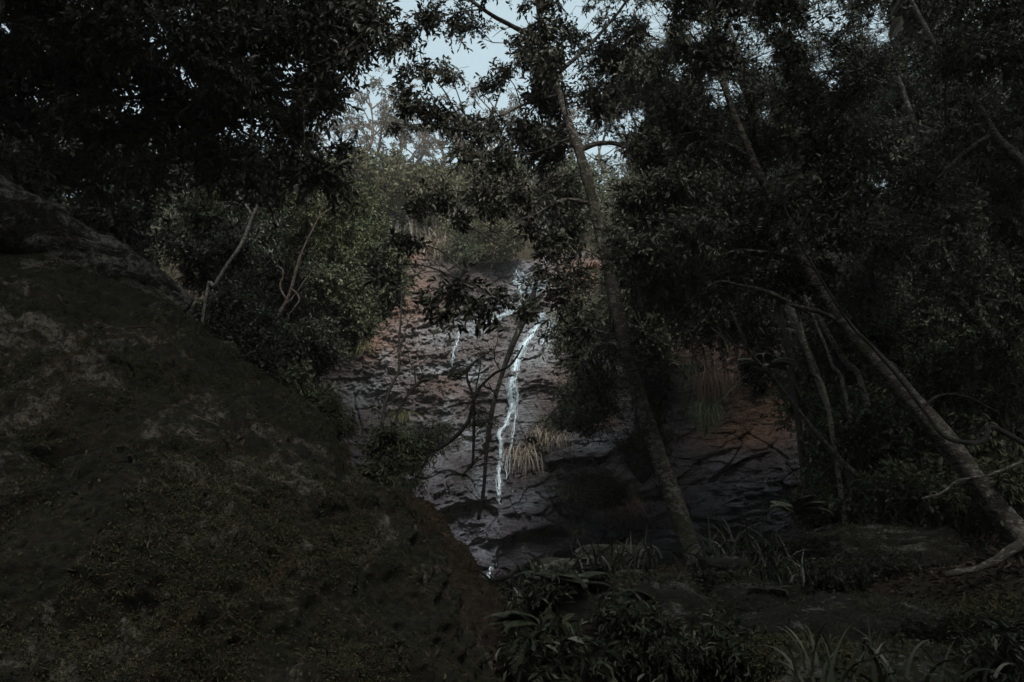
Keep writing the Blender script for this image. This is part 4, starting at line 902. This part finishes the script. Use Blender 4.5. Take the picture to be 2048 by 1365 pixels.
def rock(name, label, px, py, Y, w, h, dep, mat, seed, cat='rock', box=.35, group=None):
    C = at(px, py, Y); s = pxm(Y); nu, nv = 110, 150
    ph = np.linspace(0, np.pi, nu)[:, None]; th = np.arange(nv)[None] / nv * 2 * np.pi
    D = np.stack([np.sin(ph) * np.cos(th), np.sin(ph) * np.sin(th), np.cos(ph) + 0 * th], -1)
    D = D / (np.abs(D)**(2 + 6 * box)).sum(-1, keepdims=True)**(1 / (2 + 6 * box))
    Rd = np.array([w / 2 * s, dep / 2, h / 2 * s]); Q = D * Rd; W = Q + C
    a = min(Rd) * .22; f = 1.1 / min(Rd)
    d = a * fbm(W[..., 0] * f * .5, W[..., 1] * f * .5, W[..., 2] * f, 4, seed) + a * .3 * np.round(2 * noise(W[..., 0] * f * .3, W[..., 1] * f * .3, W[..., 2] * f * 1.6, seed + 3)) + a * .25 * fbm(W[..., 0] * f * 3, W[..., 1] * f * 3, W[..., 2] * f * 6, 3, seed + 7)
    m = MB(); m.add(Q + norm(D) * d[..., None], grid_faces(nu, nv, True))
    o = m.build(name, M[mat]); o.location = C; return tag(o, label, cat, group)
GR = 'rocks on the gully floor'
for i, (lab, *a) in enumerate([
    ('dark square sided rock at the bottom centre overgrown with ferns', 1215, 1400, 5.6, 370, 400, 1.6, 'rock', 1),
    ('wide flat slab with pale lichen rosettes at the lower right', 1730, 1305, 7.0, 540, 170, 2.4, 'slab', 2),
    ('mossy layered rock left of the flat lichened slab', 1490, 1235, 7.4, 190, 120, 1.2, 'rock', 3),
    ('small light rock right of the leaning trunk foot', 1445, 1140, 9.2, 90, 44, .8, 'rock', 4),
    ('large dark hollow backed boulder behind the flat slab', 1760, 1120, 9.6, 250, 130, 1.6, 'rock', 5),
    ('pale flat stone set in front of the lichened slab', 1695, 1243, 6.2, 110, 30, .5, 'slab', 6),
    ('rounded rock at the right edge below the slab', 2000, 1300, 5.0, 220, 160, 1.2, 'rock', 7),
    ('low rock at the bottom between the roots and strap plants', 1590, 1345, 4.6, 170, 90, .9, 'rock', 8),
    ('rock at the foot of the falls half behind the square rock', 1130, 1140, 19, 120, 40, 1.4, 'rock', 9),
    ('rock at the foot of the falls left of the leaning trunk', 1230, 1120, 17, 150, 50, 1.4, 'rock', 10),
    ('rock low in the gap beside the rusty boulder', 1000, 1230, 9, 110, 70, 1.0, 'rock', 11),
    ('dark rock at the lower right under the slab edge', 1850, 1390, 4.8, 330, 150, 1.2, 'rock', 12)]):
    o = rock('rock', lab, *a, group=GR)
    if i in (0, 1, 2, 4, 6, 7, 11): cover(o, 6000, .03, 'moss', i + 60)
cover(b1, 120000, .0135, 'moss', 51); cover(b1, 1600, .035, 'litter', 52, 'leaf_litter', .25, .1)
cover(b2, 40000, .015, 'moss', 53); cover(b2, 500, .04, 'litter', 55, 'leaf_litter', .2, .1); cover(b3, 5000, .012, 'moss', 54)
rng = np.random.default_rng(57); n = 90000; gx = rng.uniform(-3, 10, n); gy = 3.2 + 18 * rng.uniform(0, 1, n)**1.6; m = MB()
m.leaves(np.stack([gx, gy, groundZ(gx, gy) + rng.uniform(0, .03, n)], 1), rng.normal(size=(n, 3)) * [1, 1, .3], norm(rng.normal(size=(n, 3)) * .35 + [0, 0, 1]), rng.uniform(.03, .1, n), rng.uniform(.015, .04, n))
tag(m.build('leaf_litter', M['litter'], smooth=False), 'fallen leaves and bark scraps covering the gully floor', 'leaf litter', kind='stuff')

# ------------------------------------------------------------------ bare saplings, roots and fallen sticks
def sapling(name, label, cat, Y, stems, mat='bark_dark', seed=0, group=None, leaves=(), lmat='leaf_dark', leaf=.05):
    rng = np.random.default_rng(seed); W0, _ = trunk_path(stems[0], Y, False); base = W0[0]; e = empty(name, base, label, cat, group)
    for k, s_ in enumerate(stems):
        W, r = trunk_path(s_, Y, False); m = MB(); branch_tube(m, W, r, 40, 7, .2, seed + k, .01 * Y / 8)
        if k and len(s_) > 2 or not k:
            P = smooth_path(W, 40)
            for q in range(5):
                a = P[rng.integers(10, 39)]; d = norm(np.array([rng.normal(), rng.normal() * .5, abs(rng.normal()) * .6])) ; L = rng.uniform(10, 36) * pxm(Y); b = a + d * L; c = b + norm(d + rng.normal(size=3) * .5) * L * .6
                branch_tube(m, [a, b, c], [.9 * pxm(Y), .6 * pxm(Y), .3 * pxm(Y)], 8, 4, 0, seed)
        m.build('trunk' if k == 0 else 'branch', M[mat], e, loc=base)
    if leaves:
        lm, tm = MB(), MB()
        for (a, b, dY, rx, ry, tau) in leaves: clump(lm, tm, at(a, b, Y + dY), np.array([rx, (rx + ry) / 2, ry]) * pxm(Y), nspray(rx, ry, tau, leaf, Y, 9, .36), leaf, rng, 9, .36, .3)
        cr = lm.build('crown', M[lmat], e, loc=base, smooth=False); tm.build('twigs', M[mat], cr, loc=base)
    return e
GS = 'bare saplings in front of the waterfall'
sapling('bare_sapling', 'black thin upright sapling at the left side of the falls', 'sapling', 15, [[(757, 960, 4.5), (762, 890, 4), (768, 820, 4), (782, 770, 3.5), (798, 735, 3), (800, 680, 2.4), (804, 620, 1.8), (800, 560, 1.2)], [(768, 820, 2), (785, 850, 1.6), (800, 900, 1.2)], [(800, 700, 1.6), (812, 660, 1.2), (822, 620, .8)]], seed=1, group=GS)
sapling('bare_sapling', 'sapling with a pale bent limb between the black one and the stream', 'sapling', 14, [[(795, 925, 3), (788, 870, 2.8), (795, 825, 3), (812, 795, 3), (830, 775, 3.4), (845, 762, 3), (868, 760, 2)], [(832, 775, 1.6), (828, 740, 1.4), (818, 715, 1.2), (810, 690, .8)]], seed=2, group=GS, leaves=[(848, 880, 0, 56, 40, .6), (800, 905, 0, 34, 26, .6)], lmat='leaf_gully')
sapling('bare_sapling', 'forked sapling left of the main stream reaching up to the right', 'sapling', 13, [[(945, 930, 3), (948, 860, 3), (946, 800, 3), (936, 755, 2.6), (938, 735, 2.4), (958, 715, 2), (985, 700, 1.3)], [(940, 735, 1.6), (920, 752, 1.2), (905, 748, .9)], [(948, 800, 1.8), (955, 770, 1.4), (962, 700, 1.0)]], seed=3, group=GS, leaves=[(905, 748, 0, 22, 14, .8), (960, 845, 0, 34, 26, .6)])
sapling('bare_sapling', 'long crooked stem curving from lower left up across the main stream', 'sapling', 12.5, [[(830, 912, 5), (880, 895, 4.6), (915, 870, 4.4), (938, 838, 4), (945, 810, 3.4), (960, 775, 3), (990, 745, 2.6), (1015, 735, 2.2), (1032, 715, 2), (1045, 690, 1.5)], [(965, 770, 1.8), (985, 780, 1.4), (992, 800, 1.0)], [(1030, 718, 1.2), (1050, 716, .9)]], seed=4, group=GS)
sapling('bare_sapling', 'thick dark stem slanting through the leaves beside the main stream', 'sapling', 14, [[(955, 1040, 3), (968, 980, 3.6), (974, 900, 4), (985, 820, 4.5), (1005, 750, 5), (1025, 690, 5.5), (1050, 630, 6.5), (1062, 600, 6), (1075, 560, 4)], [(1005, 750, 2), (990, 720, 1.5), (988, 690, 1)]], seed=5, group=GS, leaves=[(1055, 610, 0, 22, 26, 1.6)])
sapling('bare_sapling', 'thin twiggy sapling over the lower cliff beside the boulder', 'sapling', 10, [[(800, 1000, 2.4), (830, 960, 2.2), (850, 925, 2), (858, 880, 1.6), (850, 850, 1)], [(850, 925, 1.4), (872, 900, 1), (885, 880, .7)]], seed=6, group=GS, leaves=[(810, 965, 0, 40, 26, 1.2)])
sapling('fallen_branch', 'dark fallen branch lying over the dim pool at the cliff foot', 'branch', 8, [[(930, 1180, 3), (965, 1167, 5), (1000, 1158, 5), (1030, 1146, 4), (1070, 1122, 3), (1092, 1106, 1.6)], [(990, 1160, 3), (1015, 1166, 2.6), (1040, 1180, 2)]], seed=7)
sapling('surface_root', 'thick mossy root running from the leaning trunk down to the bottom edge', 'root', 6, [[(1395, 1185, 22, 2.6), (1425, 1220, 24, 1.8), (1475, 1265, 26, .8), (1525, 1315, 28, -.2), (1570, 1370, 30, -1), (1620, 1450, 32, -1.6)]], 'bark', 8)
sapling('surface_root', 'thin mossy root rising to the right picture edge above the slab', 'root', 7.5, [[(1890, 1150, 6), (1940, 1140, 8), (1985, 1125, 10), (2030, 1098, 12), (2080, 1060, 14)]], 'bark', 9)
sapling('hanging_vine', 'curling bare vine hanging across the dark right side', 'vine', 7.8, [[(1845, 1000, 2), (1885, 985, 2.4), (1915, 962, 2.6), (1940, 955, 2.6), (1975, 950, 2.4), (2060, 920, 2)]], 'bark', 10)
sapling('hanging_vine', 'thin pale vine looping beside the rusty rock and grass curtain', 'vine', 12, [[(1440, 808, 1.6), (1455, 785, 1.6), (1480, 760, 1.4), (1462, 720, 1.4), (1450, 680, 1.4), (1420, 655, 1.2)]], 'bark_pale', 11)
sapling('hanging_vine', 'long thin vine hanging between the leaning trunk and the right trees', 'vine', 11, [[(1285, 705, 1.4), (1330, 655, 2), (1375, 630, 2.2), (1400, 600, 2.2), (1420, 570, 2), (1440, 520, 1.6)]], 'bark', 12)

# ------------------------------------------------------------------ haze added to lift the dark tones
m = MB(); c = np.array([[x, y, z] for x in (-170, 170) for y in (-130, 210) for z in (-2.6, 40)], float)
m.add(c, [[0,1,3,2],[4,6,7,5],[0,4,5,1],[2,3,7,6],[0,2,6,4],[1,5,7,3]])
hm = bpy.data.materials.new('haze'); hm.use_nodes = True; hm.node_tree.nodes.clear()
vo = hm.node_tree.nodes.new('ShaderNodeVolumePrincipled'); vo.inputs['Density'].default_value = .0009; vo.inputs['Color'].default_value = (.95, .94, .9, 1)
oo = hm.node_tree.nodes.new('ShaderNodeOutputMaterial'); hm.node_tree.links.new(vo.outputs[0], oo.inputs['Volume'])
tag(m.build('haze', hm, smooth=False), 'thin haze added over the gully to lift its dark tones', 'haze', kind='stuff')
